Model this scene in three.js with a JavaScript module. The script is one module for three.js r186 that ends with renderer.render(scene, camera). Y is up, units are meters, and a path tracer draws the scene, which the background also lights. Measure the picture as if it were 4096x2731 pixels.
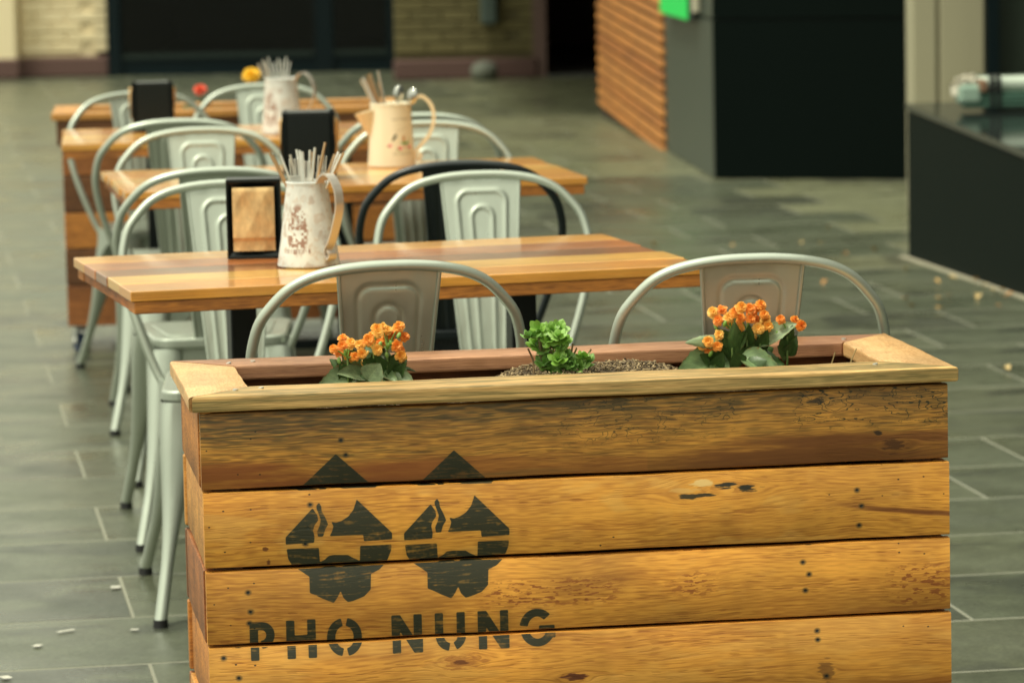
import * as THREE from 'three';
import { RoundedBoxGeometry } from 'three/addons/geometries/RoundedBoxGeometry.js';
import { mergeGeometries, toCreasedNormals, mergeVertices } from 'three/addons/utils/BufferGeometryUtils.js';

// ---------------------------------------------------------------- camera, sky, sun, exposure
const scene = new THREE.Scene();
const camera = new THREE.PerspectiveCamera(10.24, 1024 / 682, 0.1, 400);
camera.position.set(0, 1.47, 0);
camera.rotation.set(-Math.atan(1062 / 8750), 0, -0.0205, 'XYZ');
camera.focus = 5.78;
camera.userData.fStop = 7.1;
const renderer = new THREE.WebGLRenderer();
renderer.toneMapping = THREE.LinearToneMapping;
renderer.toneMappingExposure = 1.75;
renderer.shadowMap.enabled = true;
{ // overcast sky: brighter towards the zenith, the same all round
  const w = 128, h = 64, d = new Float32Array(w * h * 4);
  for (let y = 0; y < h; y++) {
    const el = ((y + 0.5) / h - 0.5) * Math.PI, s = Math.max(0, Math.sin(el));
    const L = 1.12 * (0.42 + 0.58 * s);
    for (let x = 0; x < w; x++) { const i = (y * w + x) * 4; d[i] = L * 0.97; d[i + 1] = L; d[i + 2] = L * 0.8; d[i + 3] = 1; }
  }
  const t = new THREE.DataTexture(d, w, h, THREE.RGBAFormat, THREE.FloatType);
  t.mapping = THREE.EquirectangularReflectionMapping; t.magFilter = THREE.LinearFilter; t.needsUpdate = true;
  scene.background = t; scene.environment = t;
}
const sun = new THREE.DirectionalLight(new THREE.Color(1, 0.97, 0.8), 1.5);
sun.position.set(-5.5, 15, -5); sun.target.position.set(0, 0, -9);
sun.castShadow = true; sun.shadow.radius = 22; sun.shadow.mapSize.set(2048, 2048);
Object.assign(sun.shadow.camera, { left: -20, right: 20, top: 20, bottom: -25, near: 0.1, far: 60 });
scene.add(sun, sun.target);

// ---------------------------------------------------------------- helpers
const V = (x, y, z) => new THREE.Vector3(x, y, z);
function rng(seed) { let a = seed >>> 0; return () => { a = (a + 0x6d2b79f5) >>> 0; let t = a; t = Math.imul(t ^ (t >>> 15), t | 1); t ^= t + Math.imul(t ^ (t >>> 7), t | 61); return ((t ^ (t >>> 14)) >>> 0) / 4294967296; }; }
const PERM = new Float32Array(65536); { const r = rng(7); for (let i = 0; i < 65536; i++) PERM[i] = r(); }
const hash = (x, y) => PERM[((x & 255) * 256 + (y & 255)) & 65535];
function noise(x, y) { const xi = Math.floor(x), yi = Math.floor(y), fx = x - xi, fy = y - yi, u = fx * fx * (3 - 2 * fx), v = fy * fy * (3 - 2 * fy); const a = hash(xi, yi), b = hash(xi + 1, yi), c = hash(xi, yi + 1), d = hash(xi + 1, yi + 1); return a + (b - a) * u + (c - a) * v + (a - b - c + d) * u * v; }
function fbm(x, y, n = 4) { let s = 0, a = 0.5, t = 0; for (let i = 0; i < n; i++) { s += a * noise(x, y); t += a; x = x * 2.03 + 17.3; y = y * 2.03 + 5.1; a *= 0.5; } return s / t; }
const clamp = (x, a = 0, b = 1) => Math.min(b, Math.max(a, x)), sstep = (a, b, x) => { const t = clamp((x - a) / (b - a)); return t * t * (3 - 2 * t); }, mix = (a, b, t) => a + (b - a) * t;
const used = {};
const numbered = (n) => { const k = used[n] = (used[n] ?? -1) + 1; return k ? n + '_' + String(k).padStart(3, '0') : n; };
function shadows(o) { o.traverse((c) => { if (c.isMesh) { c.castShadow = true; c.receiveShadow = true; } }); return o; }
function thing(name, label, category, pos = [0, 0, 0], turn = 0, group) { const o = new THREE.Group(); o.name = numbered(name); o.position.set(...pos); o.rotation.y = turn; o.userData = { label, category }; if (group) o.userData.group = group; scene.add(o); return o; }
function part(name, geo, mat, parent, pos, rot) { const m = new THREE.Mesh(geo, mat); m.name = name; if (pos) m.position.set(...pos); if (rot) m.rotation.set(...rot); m.castShadow = m.receiveShadow = true; parent.add(m); return m; }
function single(name, label, category, geo, mat, pos, rot, group) { const m = part(numbered(name), geo, mat, scene, pos, rot); m.userData = { label, category }; if (group) m.userData.group = group; return m; }
function structure(name, geo, mat, pos, rot) { const m = part(numbered(name), geo, mat, scene, pos, rot); m.userData = { kind: 'structure' }; return m; }
function dup(o, label, group) { const c = o.clone(); c.name = numbered(o.name.replace(/_\d{3}$/, '')); c.userData = { ...o.userData, label }; if (group) c.userData.group = group; scene.add(c); return c; }
function tube(pts, r, seg = 24, rad = 8, closed = false) { return new THREE.TubeGeometry(new THREE.CatmullRomCurve3(pts.map((p) => p.isVector3 ? p : V(...p)), closed, 'centripetal'), seg, r, rad, closed); }
function bar(a, b, r0, r1 = r0, seg = 8) { a = V(...a); b = V(...b); const g = new THREE.CylinderGeometry(r1, r0, a.distanceTo(b), seg, 1); g.applyQuaternion(new THREE.Quaternion().setFromUnitVectors(V(0, 1, 0), b.clone().sub(a).normalize())); const m = a.add(b).multiplyScalar(0.5); g.translate(m.x, m.y, m.z); return g; }
const box = (w, h, d, x = 0, y = 0, z = 0) => { const g = new THREE.BoxGeometry(w, h, d); g.translate(x, y, z); return g; };
const rbox = (w, h, d, r, x = 0, y = 0, z = 0, s = 1) => { const g = new RoundedBoxGeometry(w, h, d, s, r); g.translate(x, y, z); return g; };
const merge = (gs) => mergeGeometries(gs.map((g) => (g.index ? g.toNonIndexed() : g)));
// uv of a board that runs along x: u along the length, v across the face; end faces take a small patch
function boardUV(g, L, H, D, off = 0) {
  const p = g.attributes.position, n = g.attributes.normal, uv = new Float32Array(p.count * 2);
  for (let i = 0; i < p.count; i++) {
    const ax = Math.abs(n.getX(i)), ay = Math.abs(n.getY(i)), az = Math.abs(n.getZ(i));
    let u = p.getX(i) / L + 0.5, v;
    if (ax > ay && ax > az) { u = 0.5 + p.getZ(i) * 0.4 / L; v = p.getY(i) / H + 0.5; }
    else if (ay > az) v = p.getZ(i) / Math.max(D, H) + 0.5; else v = p.getY(i) / H + 0.5;
    uv[i * 2] = u + off; uv[i * 2 + 1] = v;
  }
  g.setAttribute('uv', new THREE.BufferAttribute(uv, 2)); return g;
}
const board = (L, H, D, r = 0.003, off = 0) => boardUV(new RoundedBoxGeometry(L, H, D, 1, r), L, H, D, off);
// hand-sawn board: rounded section swept along x with a little waviness
function roughBoard(L, H, D, r, seed, amp = 0.0012, n = 40, mitre) {
  const sec = []; for (const [cy, cz, a0] of [[H / 2 - r, D / 2 - r, 0], [-H / 2 + r, D / 2 - r, -90], [-H / 2 + r, -D / 2 + r, -180], [H / 2 - r, -D / 2 + r, -270]]) for (const k of [90, 45, 0]) { const a = (a0 + k) * Math.PI / 180; sec.push([cy + r * Math.sin(a), cz + r * Math.cos(a)]); }
  const P = [], m = sec.length, at = (i, j) => {
    const t = i / n, [y, z] = sec[j], s = j * 3.1 + seed * 11.7;
    let x = (t - 0.5) * L + (i === 0 || i === n ? 0 : 0); const k = Math.min(1, Math.min(i, n - i) * 0.7);
    if (mitre) { const zz = z / D + 0.5; x = mix(-L / 2 + mitre[0] * zz, L / 2 - mitre[1] * zz, t); }
    const wob = (fbm(t * L * 9 + seed * 5, (y > 0 ? 3 : 9) + seed, 3) - 0.5) * 2 * amp, wz = (fbm(t * L * 8 + seed * 3, (z > 0 ? 23 : 39) + seed, 3) - 0.5) * 2 * amp;
    return [x, y + wob * Math.sign(y), z + wz * Math.sign(z)];
  };
  for (let i = 0; i < n; i++) for (let j = 0; j < m; j++) { const a = at(i, j), b = at(i + 1, j), c = at(i + 1, (j + 1) % m), d = at(i, (j + 1) % m); P.push(...a, ...b, ...c, ...a, ...c, ...d); }
  for (const i of [0, n]) { const c = at(i, 0); let cy = 0, cz = 0, cx = 0; for (let j = 0; j < m; j++) { const q = at(i, j); cx += q[0] / m; cy += q[1] / m; cz += q[2] / m; } for (let j = 0; j < m; j++) { const a = at(i, j), b = at(i, (j + 1) % m); if (i) P.push(cx, cy, cz, ...b, ...a); else P.push(cx, cy, cz, ...a, ...b); } }
  let g = new THREE.BufferGeometry(); g.setAttribute('position', new THREE.Float32BufferAttribute(P, 3)); g.computeVertexNormals();
  // make sure faces look outwards
  const nn = g.attributes.normal, pp = g.attributes.position; let dot = 0; for (let i = 0; i < pp.count; i += 7) dot += nn.getY(i) * pp.getY(i) + nn.getZ(i) * pp.getZ(i);
  if (dot < 0) { const a = pp.array; for (let i = 0; i < a.length; i += 9) for (let k = 0; k < 3; k++) { const t = a[i + 3 + k]; a[i + 3 + k] = a[i + 6 + k]; a[i + 6 + k] = t; } g.computeVertexNormals(); }
  g = toCreasedNormals(g, 0.7); return boardUV(g, L, H, D);
}
// ---------------------------------------------------------------- textures
const tex = (data, w, h, srgb, rep) => { const t = new THREE.DataTexture(data, w, h, THREE.RGBAFormat); if (srgb) t.colorSpace = THREE.SRGBColorSpace; t.magFilter = THREE.LinearFilter; t.minFilter = THREE.LinearFilter; t.wrapS = t.wrapT = rep === false ? THREE.ClampToEdgeWrapping : THREE.RepeatWrapping; t.needsUpdate = true; return t; };
function paint(w, h, fn, srgb = true, rep = true) { const d = new Uint8Array(w * h * 4); const c = [0, 0, 0]; for (let y = 0; y < h; y++) for (let x = 0; x < w; x++) { fn((x + 0.5) / w, (y + 0.5) / h, c, x, y); const i = (y * w + x) * 4; d[i] = clamp(c[0], 0, 255); d[i + 1] = clamp(c[1], 0, 255); d[i + 2] = clamp(c[2], 0, 255); d[i + 3] = 255; } return tex(d, w, h, srgb, rep); }
// wood: L x H metres; returns {map, bump}. extra(u metres, v metres, colour, grain) may alter the colour
function wood(w, h, L, H, seed, light, dark, extra, o = {}) {
  const bump = new Uint8Array(w * h * 4), k = o.streak ?? 0.55;
  const map = paint(w, h, (s, t, c, px, py) => {
    const u = s * L, v = t * H, q = seed * 13.7;
    let vw = v + 0.03 * (fbm(u * 2.6 + q, v * 6 + q, 3) - 0.5) + 0.006 * (noise(u * 11 + q, v * 26) - 0.5);
    for (const kn of o.knots ?? []) { const du = (u - kn[0]) / (kn[2] * 3.2), dv = (v - kn[1]) / (kn[2] * 1.6), e = Math.exp(-(du * du + dv * dv)); if (e > 0.01) vw -= Math.sign(v - kn[1] || 1) * kn[2] * 0.8 * e * Math.min(1, Math.abs(dv) * 3); }
    const big = fbm(u * 2.2 + q, vw * 20 + q, 3), mid = fbm(u * 9 + q, vw * 120 + q, 3), fine = noise(u * 60 + q, vw * 560 + q), pore = noise(u * 48 + q * 2, vw * 640);
    const band = 0.5 + 0.5 * Math.sin((vw * 190 + big * 9) + q);
    let g = clamp(0.44 * big + 0.3 * mid + 0.22 * fine + 0.04 * band);
    g = sstep(0.25, 0.75, g);
    const ph = vw * 150 + 2.2 * fbm(u * 1.2 + q, vw * 9 + q, 2) + 0.25 * noise(u * 40 + q, vw * 300), rg = ph - Math.floor(ph), ring = sstep(0.0, 0.12, rg) * sstep(0.42, 0.14, rg) * (0.25 + 0.75 * noise(u * 7 + q, Math.floor(ph) * 1.7 + q));
    const dash = sstep(0.66, 0.86, pore) * sstep(0.35, 0.65, noise(u * 4 + q, vw * 60 + 9));
    const streak = sstep(0.5, 0.85, noise(u * 30 + q * 3, vw * 560 + q)) * sstep(0.25, 0.65, noise(u * 3.5 + q, vw * 34 + 77)); const m = clamp(g * k * 0.85 + ring * 0.26 + dash * 0.3 + streak * 0.2 + (fine - 0.5) * 0.2);
    for (let i = 0; i < 3; i++) c[i] = mix(light[i], dark[i], m);
    const blot = 1 + 0.16 * (fbm(u * 7 + q, v * 14 + 3, 3) - 0.5) * 2; for (let i = 0; i < 3; i++) c[i] *= blot;
    let b = 150 - 60 * dash - 50 * g + 20 * fine;
    if (extra) { const e = extra(u, v, c, m, fine, vw); if (e) b += e; }
    const j = (py * w + px) * 4; bump[j] = bump[j + 1] = bump[j + 2] = clamp(b, 0, 255); bump[j + 3] = 255;
  }, true, o.rep ?? true);
  return { map, bump: tex(bump, w, h, false, o.rep ?? true) };
}
const woodMat = (t, o = {}) => new THREE.MeshPhysicalMaterial({ map: t.map, bumpMap: t.bump, bumpScale: 0.0006, roughness: 0.55, ...o });
const std = (r, g, b, rough = 0.6, o = {}) => new THREE.MeshPhysicalMaterial({ color: new THREE.Color(r, g, b), roughness: rough, ...o });
function tint(c, col, a) { for (let i = 0; i < 3; i++) c[i] = mix(c[i], col[i], a); }

// ---------------------------------------------------------------- the setting: ground and paving
const stoneTex = paint(1024, 1024, (s, t, c) => {
  const u = s * 8, v = t * 8; const a = fbm(u * 0.5, v * 0.5, 4), b = fbm(u * 4, v * 4, 3), f = noise(s * 400, t * 400), sp = noise(s * 700 + 3, t * 700);
  const k = 0.86 + 0.2 * (a - 0.5) + 0.2 * (b - 0.5) + 0.2 * (f - 0.5) - 0.2 * sstep(0.86, 0.95, sp) + 0.25 * sstep(0.93, 0.98, noise(s * 520 + 9, t * 520));
  const st = sstep(0.58, 0.72, fbm(u * 0.9 + 31, v * 0.9, 4)) * 0.18;
  c[0] = 150 * k * (1 - st); c[1] = 151 * k * (1 - st); c[2] = 130 * k * (1 - st * 0.8);
});
const stoneBump = paint(512, 512, (s, t, c) => { const f = 120 + 90 * (fbm(s * 60, t * 60, 3) - 0.5) + 60 * (noise(s * 300, t * 300) - 0.5); c[0] = c[1] = c[2] = f; }, false);
const stoneRough = paint(512, 512, (s, t, c) => { const f = 84 + 90 * (fbm(s * 10, t * 10, 4) - 0.5); c[0] = c[1] = c[2] = f; }, false);
const stoneMats = [[0.38, 0.415, 0.375], [0.36, 0.4, 0.365], [0.405, 0.435, 0.385], [0.37, 0.405, 0.37], [0.395, 0.42, 0.37], [0.72, 0.73, 0.6], [0.66, 0.66, 0.55]].map((q) => new THREE.MeshPhysicalMaterial({ map: stoneTex, color: new THREE.Color(...q), bumpMap: stoneBump, bumpScale: 0.0012, roughness: 1, roughnessMap: stoneRough }));
const mortar = std(0.27, 0.265, 0.205, 0.9);
structure('ground', new THREE.PlaneGeometry(240, 240).rotateX(-Math.PI / 2), std(0.13, 0.13, 0.115, 0.8), [0, -0.03, -20]);
{
  const paving = new THREE.Group(); paving.name = 'paving'; paving.userData = { kind: 'structure' }; paving.rotation.y = 9.2 * Math.PI / 180; scene.add(paving);
  const bed = new THREE.PlaneGeometry(30, 60).rotateX(-Math.PI / 2); bed.translate(2, -0.0007, -14);
  part('mortar_bed', bed, mortar, paving);
  const R = rng(5), LP = 0.69, RP = 0.47, J = 0.008, th = 0.02, bv = 0.0012;
  function slab(w, d, ou, ov) { // bevelled slab, top at y = 0
    const a = w / 2, b = d / 2, P = [], U = [], q = (...v) => { for (const i of [0, 1, 2, 0, 2, 3]) { P.push(...v[i]); U.push((v[i][0] + ou) / 1.9, (v[i][2] + ov) / 1.9); } };
    const t = [[-a + bv, 0, b - bv], [a - bv, 0, b - bv], [a - bv, 0, -b + bv], [-a + bv, 0, -b + bv]], e = [[-a, -bv * 0.6, b], [a, -bv * 0.6, b], [a, -bv * 0.6, -b], [-a, -bv * 0.6, -b]], l = e.map((v) => [v[0], -th, v[2]]);
    q(...t); for (let i = 0; i < 4; i++) { const j = (i + 1) % 4; q(e[i], e[j], t[j], t[i]); q(l[i], l[j], e[j], e[i]); }
    const g = new THREE.BufferGeometry(); g.setAttribute('position', new THREE.Float32BufferAttribute(P, 3)); g.setAttribute('uv', new THREE.Float32BufferAttribute(U, 2)); g.computeVertexNormals(); return g;
  }
  const geos = []; for (let i = 0; i < 12; i++) geos.push(slab(LP - 0.006, RP - 0.011, R() * 9, R() * 9));
  const list = [];
  // row coordinate r counts away from the camera; the joint that lies at x=-0.93, z=-8.53 fixes the grid
  const c = Math.cos(paving.rotation.y), s = Math.sin(paving.rotation.y), u0 = -0.93 * c + 8.53 * s, w0 = -(-0.93 * s - 8.53 * c);
  for (let i = -26; i < 62; i++) for (let k = -22; k < 22; k++) {
    const off = (i % 2 === 0) ? 0 : 0.33 + 0.06 * hash(i + 60, 3), u = u0 + (k + 0.5) * LP + off * LP, w = w0 + (i + 0.5) * RP;
    const x = u * c - w * s, z = -(u * s + w * c); // world place
    const depth = -z; if (depth < -2 || depth > 33) continue;
    list.push({ u, w, x, depth, inView: Math.abs(x) < depth * 0.142 + 0.35 && depth > 6.9 });
  }
  list.sort((a, b) => (b.inView - a.inView) || (a.depth - b.depth));
  const far = [], pale = [];
  list.forEach((q, i) => {
    const gi = Math.floor(R() * 12), tilt = (R() - 0.5) * 0.0008, dy = (R() - 0.5) * 0.0005, kerb = (q.x > -0.45 && q.depth > 18.55) || (q.depth > 14.2 && q.x > 1.0 + (18.4 - q.depth) * 0.125), mi = kerb ? 5 + Math.floor(R() * 2) : Math.floor(R() * 5);
    if (i < 290 && q.inView) { const m = part('paver', geos[gi], stoneMats[mi], paving, [q.u, dy, -q.w], [tilt, 0, (R() - 0.5) * 0.0006]); if (i) m.name = 'paver_' + String(i).padStart(3, '0'); }
    else if (kerb && Math.abs(q.x) < 4) { const g = geos[gi].clone(); g.rotateX(tilt); g.translate(q.u, dy, -q.w); pale.push(g); }
    else { const g = geos[gi].clone(); g.rotateX(tilt); g.translate(q.u, dy, -q.w); far.push(g); }
  });
  const rest = part('outlying_pavers', merge(far), stoneMats[0], paving); rest.userData = { kind: 'stuff' }; const foot = part('footpath_pavers', merge(pale), stoneMats[5], paving); foot.userData = { kind: 'stuff' };
}

// ---------------------------------------------------------------- back building: cream brick, dark shopfront
const brickTone = [[0.82, 0.69, 0.44], [0.8, 0.67, 0.42], [0.84, 0.71, 0.46], [0.78, 0.65, 0.41]].map((q) => std(...q, 0.85));
const maroon = std(0.12, 0.065, 0.055, 0.85), creamWall = std(0.8, 0.67, 0.42, 0.88), creamMortar = std(0.76, 0.63, 0.4, 0.9);
const shadedCream = [[0.15, 0.125, 0.05], [0.138, 0.115, 0.046], [0.16, 0.135, 0.056], [0.13, 0.11, 0.044]].map((q) => std(...q, 0.88));  // cream bricks of the passage, with the soffit's shade painted into the colour
function brickWall(t, x0, x1, z, h, seed, brickTone, creamMortar) { // bricks as single pieces, origin of t on the ground
  part('mortar', box(x1 - x0, h, 0.2, (x0 + x1) / 2, h / 2, z - 0.1), creamMortar, t);
  const g = rbox(0.232, 0.068, 0.04, 0.008), gh = rbox(0.112, 0.068, 0.04, 0.008), R = rng(seed), yb = 0.19;
  for (let r = 0; yb + r * 0.08 < h - 0.08; r++) {
    let x = x0 + 0.004; const half = r % 2; if (half) { part('brick', gh, brickTone[Math.floor(R() * 4)], t, [x + 0.056, yb + r * 0.08 + 0.04, z]); x += 0.12; }
    for (; x + 0.232 < x1 + 0.001; x += 0.24) part('brick', g, brickTone[Math.floor(R() * 4)], t, [x + 0.116, yb + r * 0.08 + 0.04, z + (R() - 0.5) * 0.006]);
    if (x1 - x > 0.06) part('brick', gh, brickTone[Math.floor(R() * 4)], t, [x1 - 0.058, yb + r * 0.08 + 0.04, z - 0.001]);
  }
}
const glassDark = new THREE.MeshPhysicalMaterial({ color: new THREE.Color(0.2, 0.26, 0.23), roughness: 0.03, transmission: 1, thickness: 0, specularIntensity: 0.4 }), frameDark = std(0.003, 0.009, 0.011, 0.45, { specularIntensity: 0.3 }), frameLite = std(0.016, 0.026, 0.022, 0.5, { specularIntensity: 0.4 });
{
  const b = thing('brick_building', 'cream painted brick building with maroon plinth behind the tables', 'building', [0, 0, -29.9], 0);
  brickWall(b, -3.8, -3.12, 0, 1.3, 3, brickTone, creamMortar);
  part('plinth', rbox(0.70, 0.16, 0.1, 0.02, -3.46, 0.08, 0.02), maroon, b);
  part('pilaster', rbox(1.6, 1.3, 0.3, 0.02, -4.61, 0.72, 0.05), std(0.84, 0.71, 0.46, 0.85), b);
  part('pilaster_base', rbox(1.64, 0.16, 0.34, 0.02, -4.61, 0.08, 0.05), maroon, b);
  part('wall', merge([box(4.9, 2.1, 0.3, -5.57, 2.35, -0.15), box(2.28, 0.5, 0.3, -1.98, 3.13, -0.15)]), creamWall, b); part('lower_wall', box(2.6, 1.3, 0.3, -6.71, 0.65, -0.15), creamWall, b); part('passage_wall', box(1.9, 2.1, 0.3, 0.12, 2.35, 1.4), shadedCream[0], b);
  brickWall(b, -0.83, 0.22, 1.5, 1.3, 9, shadedCream, std(0.12, 0.1, 0.045, 0.9)); part('return_wall', box(0.1, 3.2, 1.6, -0.78, 1.6, 0.69), shadedCream[1], b);  // mortar darkened along with the painted shade of these bricks
  part('plinth', rbox(1.07, 0.15, 0.1, 0.02, -0.305, 0.075, 1.53), maroon, b);
  part('meter_box', rbox(0.13, 0.4, 0.1, 0.03, -0.12, 0.6, 1.57), std(0.07, 0.1, 0.085, 0.6), b).userData = { label: 'blue grey meter box on the brick wall' };
  const sf = part('shopfront', merge([box(2.3, 0.05, 0.14, -1.97, 2.86, 0.04), box(0.1, 2.9, 0.14, -3.06, 1.45, 0.04), box(0.14, 2.9, 0.14, -1.42, 1.45, 0.04), box(0.1, 2.9, 0.14, -0.88, 1.45, 0.04)]), frameDark, b);
  part('kick_plate', box(2.08, 0.13, 0.06, -1.97, 0.065, 0.045), std(0.003, 0.011, 0.014, 0.45, { specularIntensity: 0.3 }), sf);
  part('sill', merge([box(1.49, 0.035, 0.1, -2.25, 0.15, 0.05), box(0.42, 0.035, 0.1, -1.14, 0.15, 0.05)]), frameLite, sf);
  part('pane', new THREE.PlaneGeometry(1.54, 2.7).translate(-2.25, 1.5, 0.02), glassDark, sf); part('pane', new THREE.PlaneGeometry(0.46, 2.7).translate(-1.14, 1.5, 0.02), glassDark, sf); const room = std(0.22, 0.2, 0.17, 0.85), W0 = -3.1, W1 = -0.84; part('interior_room', merge([box(W1 - W0, 3.1, 0.1, (W0 + W1) / 2, 1.55, -6.05), box(0.1, 3.1, 6, W0 - 0.05, 1.55, -3.0), box(0.1, 3.1, 6, W1 + 0.05, 1.55, -3.0), box(W1 - W0 + 0.2, 0.1, 6.1, (W0 + W1) / 2, 3.0, -3.05), box(W1 - W0 + 0.2, 0.02, 6.1, (W0 + W1) / 2, 0.0, -3.05)]), room, sf);
  part('canopy', merge([box(3.1, 0.25, 6.2, 0.7, 2.35, 3.6), box(3.1, 4.4, 0.3, 0.7, 4.65, 6.5)]), std(0.2, 0.19, 0.15, 0.9), b).userData = { label: 'deep soffit over the passage' };
}
{
  const d = thing('dark_doorway', 'unlit black doorway recess between brick wall and timber slats', 'doorway', [0.5, 0, -27.6], 0);
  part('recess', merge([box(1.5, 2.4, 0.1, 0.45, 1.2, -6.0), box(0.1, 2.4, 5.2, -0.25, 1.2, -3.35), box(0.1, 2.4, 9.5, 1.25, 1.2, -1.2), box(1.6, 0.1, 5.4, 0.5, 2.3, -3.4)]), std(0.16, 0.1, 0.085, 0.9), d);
  part('threshold', box(1.3, 0.02, 5.2, 0.45, 0.01, -3.3), std(0.09, 0.09, 0.08, 0.8), d);
}
// slatted timber wall running towards the camera on the right
const slatTones = [[182, 118, 54], [174, 110, 48], [188, 124, 58], [168, 104, 46]].map((c, i) => woodMat(wood(512, 64, 3, 0.05, 40 + i, c, [c[0] * 0.84, c[1] * 0.8, c[2] * 0.76]), { roughness: 0.6 }));
{
  const a = V(0.56, 0, -23.6), b = V(0.865, 0, -20.5), L = a.distanceTo(b), turn = Math.atan2(-(b.z - a.z), b.x - a.x);
  const t = thing('timber_slat_wall', 'orange brown wall of horizontal timber slats', 'wall', [(a.x + b.x) / 2, 0, (a.z + b.z) / 2], turn);
  part('backing', box(L, 2.9, 0.08, 0, 1.45, 0.11 * 1), std(0.03, 0.018, 0.008, 0.8), t).position.z = -0.17;
  const g = board(L, 0.045, 0.024, 0.004), R = rng(8); for (let i = 0; i < 40; i++) { const m = part('slat', g, slatTones[Math.floor(R() * 4)], t, [0, 0.05 + i * 0.066, 0.0]); m.rotation.set(-0.3, 0, -0.034); }
}
// black stone pier with flank painted lit grey, beige column and dark window
const blackStone = new THREE.MeshPhysicalMaterial({ color: new THREE.Color(0.002, 0.005, 0.004), roughness: 0.5, specularIntensity: 0.12 });
const litBlackStone = new THREE.MeshPhysicalMaterial({ color: new THREE.Color(0.045, 0.06, 0.048), roughness: 0.45 });  // same black stone, bright lane reflection painted in as a lighter grey
{
  const t = thing('black_pier', 'black stone clad pier with a horizontal seam', 'pier', [1.005, 0, -18.5], 0);
  const shape = (y0, y1, inset) => { const s = new THREE.Shape(); s.moveTo(inset, -inset * 0.7); s.lineTo(1.6, 0.66 * 1.0 - 0.02); s.lineTo(1.9, -3); s.lineTo(-0.14 + inset, -2.02); const g = new THREE.ExtrudeGeometry(s, { depth: y1 - y0, bevelEnabled: false }); return g.rotateX(-Math.PI / 2).scale(1, 1, -1); };
  const prism = (pts, y0, y1) => { const P = [], n = pts.length; const q = (a, b, c, d) => P.push(...a, ...b, ...c, ...a, ...c, ...d); for (let i = 0; i < n; i++) { const [x, z] = pts[i], [X, Z] = pts[(i + 1) % n]; q([x, y0, z], [X, y0, Z], [X, y1, Z], [x, y1, z]); } for (let i = 1; i < n - 1; i++) { P.push(pts[0][0], y1, pts[0][1], pts[i][0], y1, pts[i][1], pts[i + 1][0], y1, pts[i + 1][1]); } const g = new THREE.BufferGeometry(); g.setAttribute('position', new THREE.Float32BufferAttribute(P, 3)); g.setAttribute('uv', new THREE.Float32BufferAttribute(new Float32Array(P.length / 3 * 2), 2)); g.computeVertexNormals(); return g; };
  part('core', prism([[0.02, -0.02], [1.95, 0.58], [2.1, -2.2], [-0.12, -2.0]], 0, 7), std(0.01, 0.012, 0.01, 0.9), t);
  for (const [y0, y1] of [[0.004, 0.768], [0.78, 1.6], [1.612, 2.5], [2.512, 4], [4.012, 6.9]]) { part('front_panel', prism([[0, 0], [1.0, 0.31], [1.0, 0.29], [0.002, -0.02]], y0, y1), blackStone, t); part('front_panel', prism([[1.01, 0.313], [1.97, 0.61], [1.97, 0.59], [1.01, 0.293]], y0, y1), blackStone, t); part('side_panel', prism([[-0.003, -0.004], [0.0165, -0.008], [-0.13, -2.0], [-0.15, -2.0]], y0, y1), litBlackStone, t); }
}
single('beige_column', 'beige rendered column beside the dark window', 'column', merge([rbox(0.1, 4, 0.3, 0.008, 1.785, 2, -16.4), rbox(0.02, 4, 0.26, 0.004, 1.842, 2, -16.41), rbox(0.19, 4, 0.3, 0.008, 1.945, 2, -16.4)]), std(0.36, 0.33, 0.22, 0.8));
{
  const t = thing('dark_window', 'dark shop window right of the beige column', 'window', [2.0, 0, -16.2]);
  part('pane', box(1.9, 3.4, 0.03, 1.02, 2.1, -0.1), std(0.03, 0.04, 0.03, 0.25), t);
  part('frame', merge([box(0.05, 3.6, 0.1, 0.07, 1.9, -0.05), box(2, 0.4, 0.2, 1.0, 0.2, -0.05)]), frameDark, t);
  part('wall', box(3, 4, 0.4, 1.5, 5.5, -0.2), std(0.03, 0.035, 0.03, 0.7), t);
}
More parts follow.
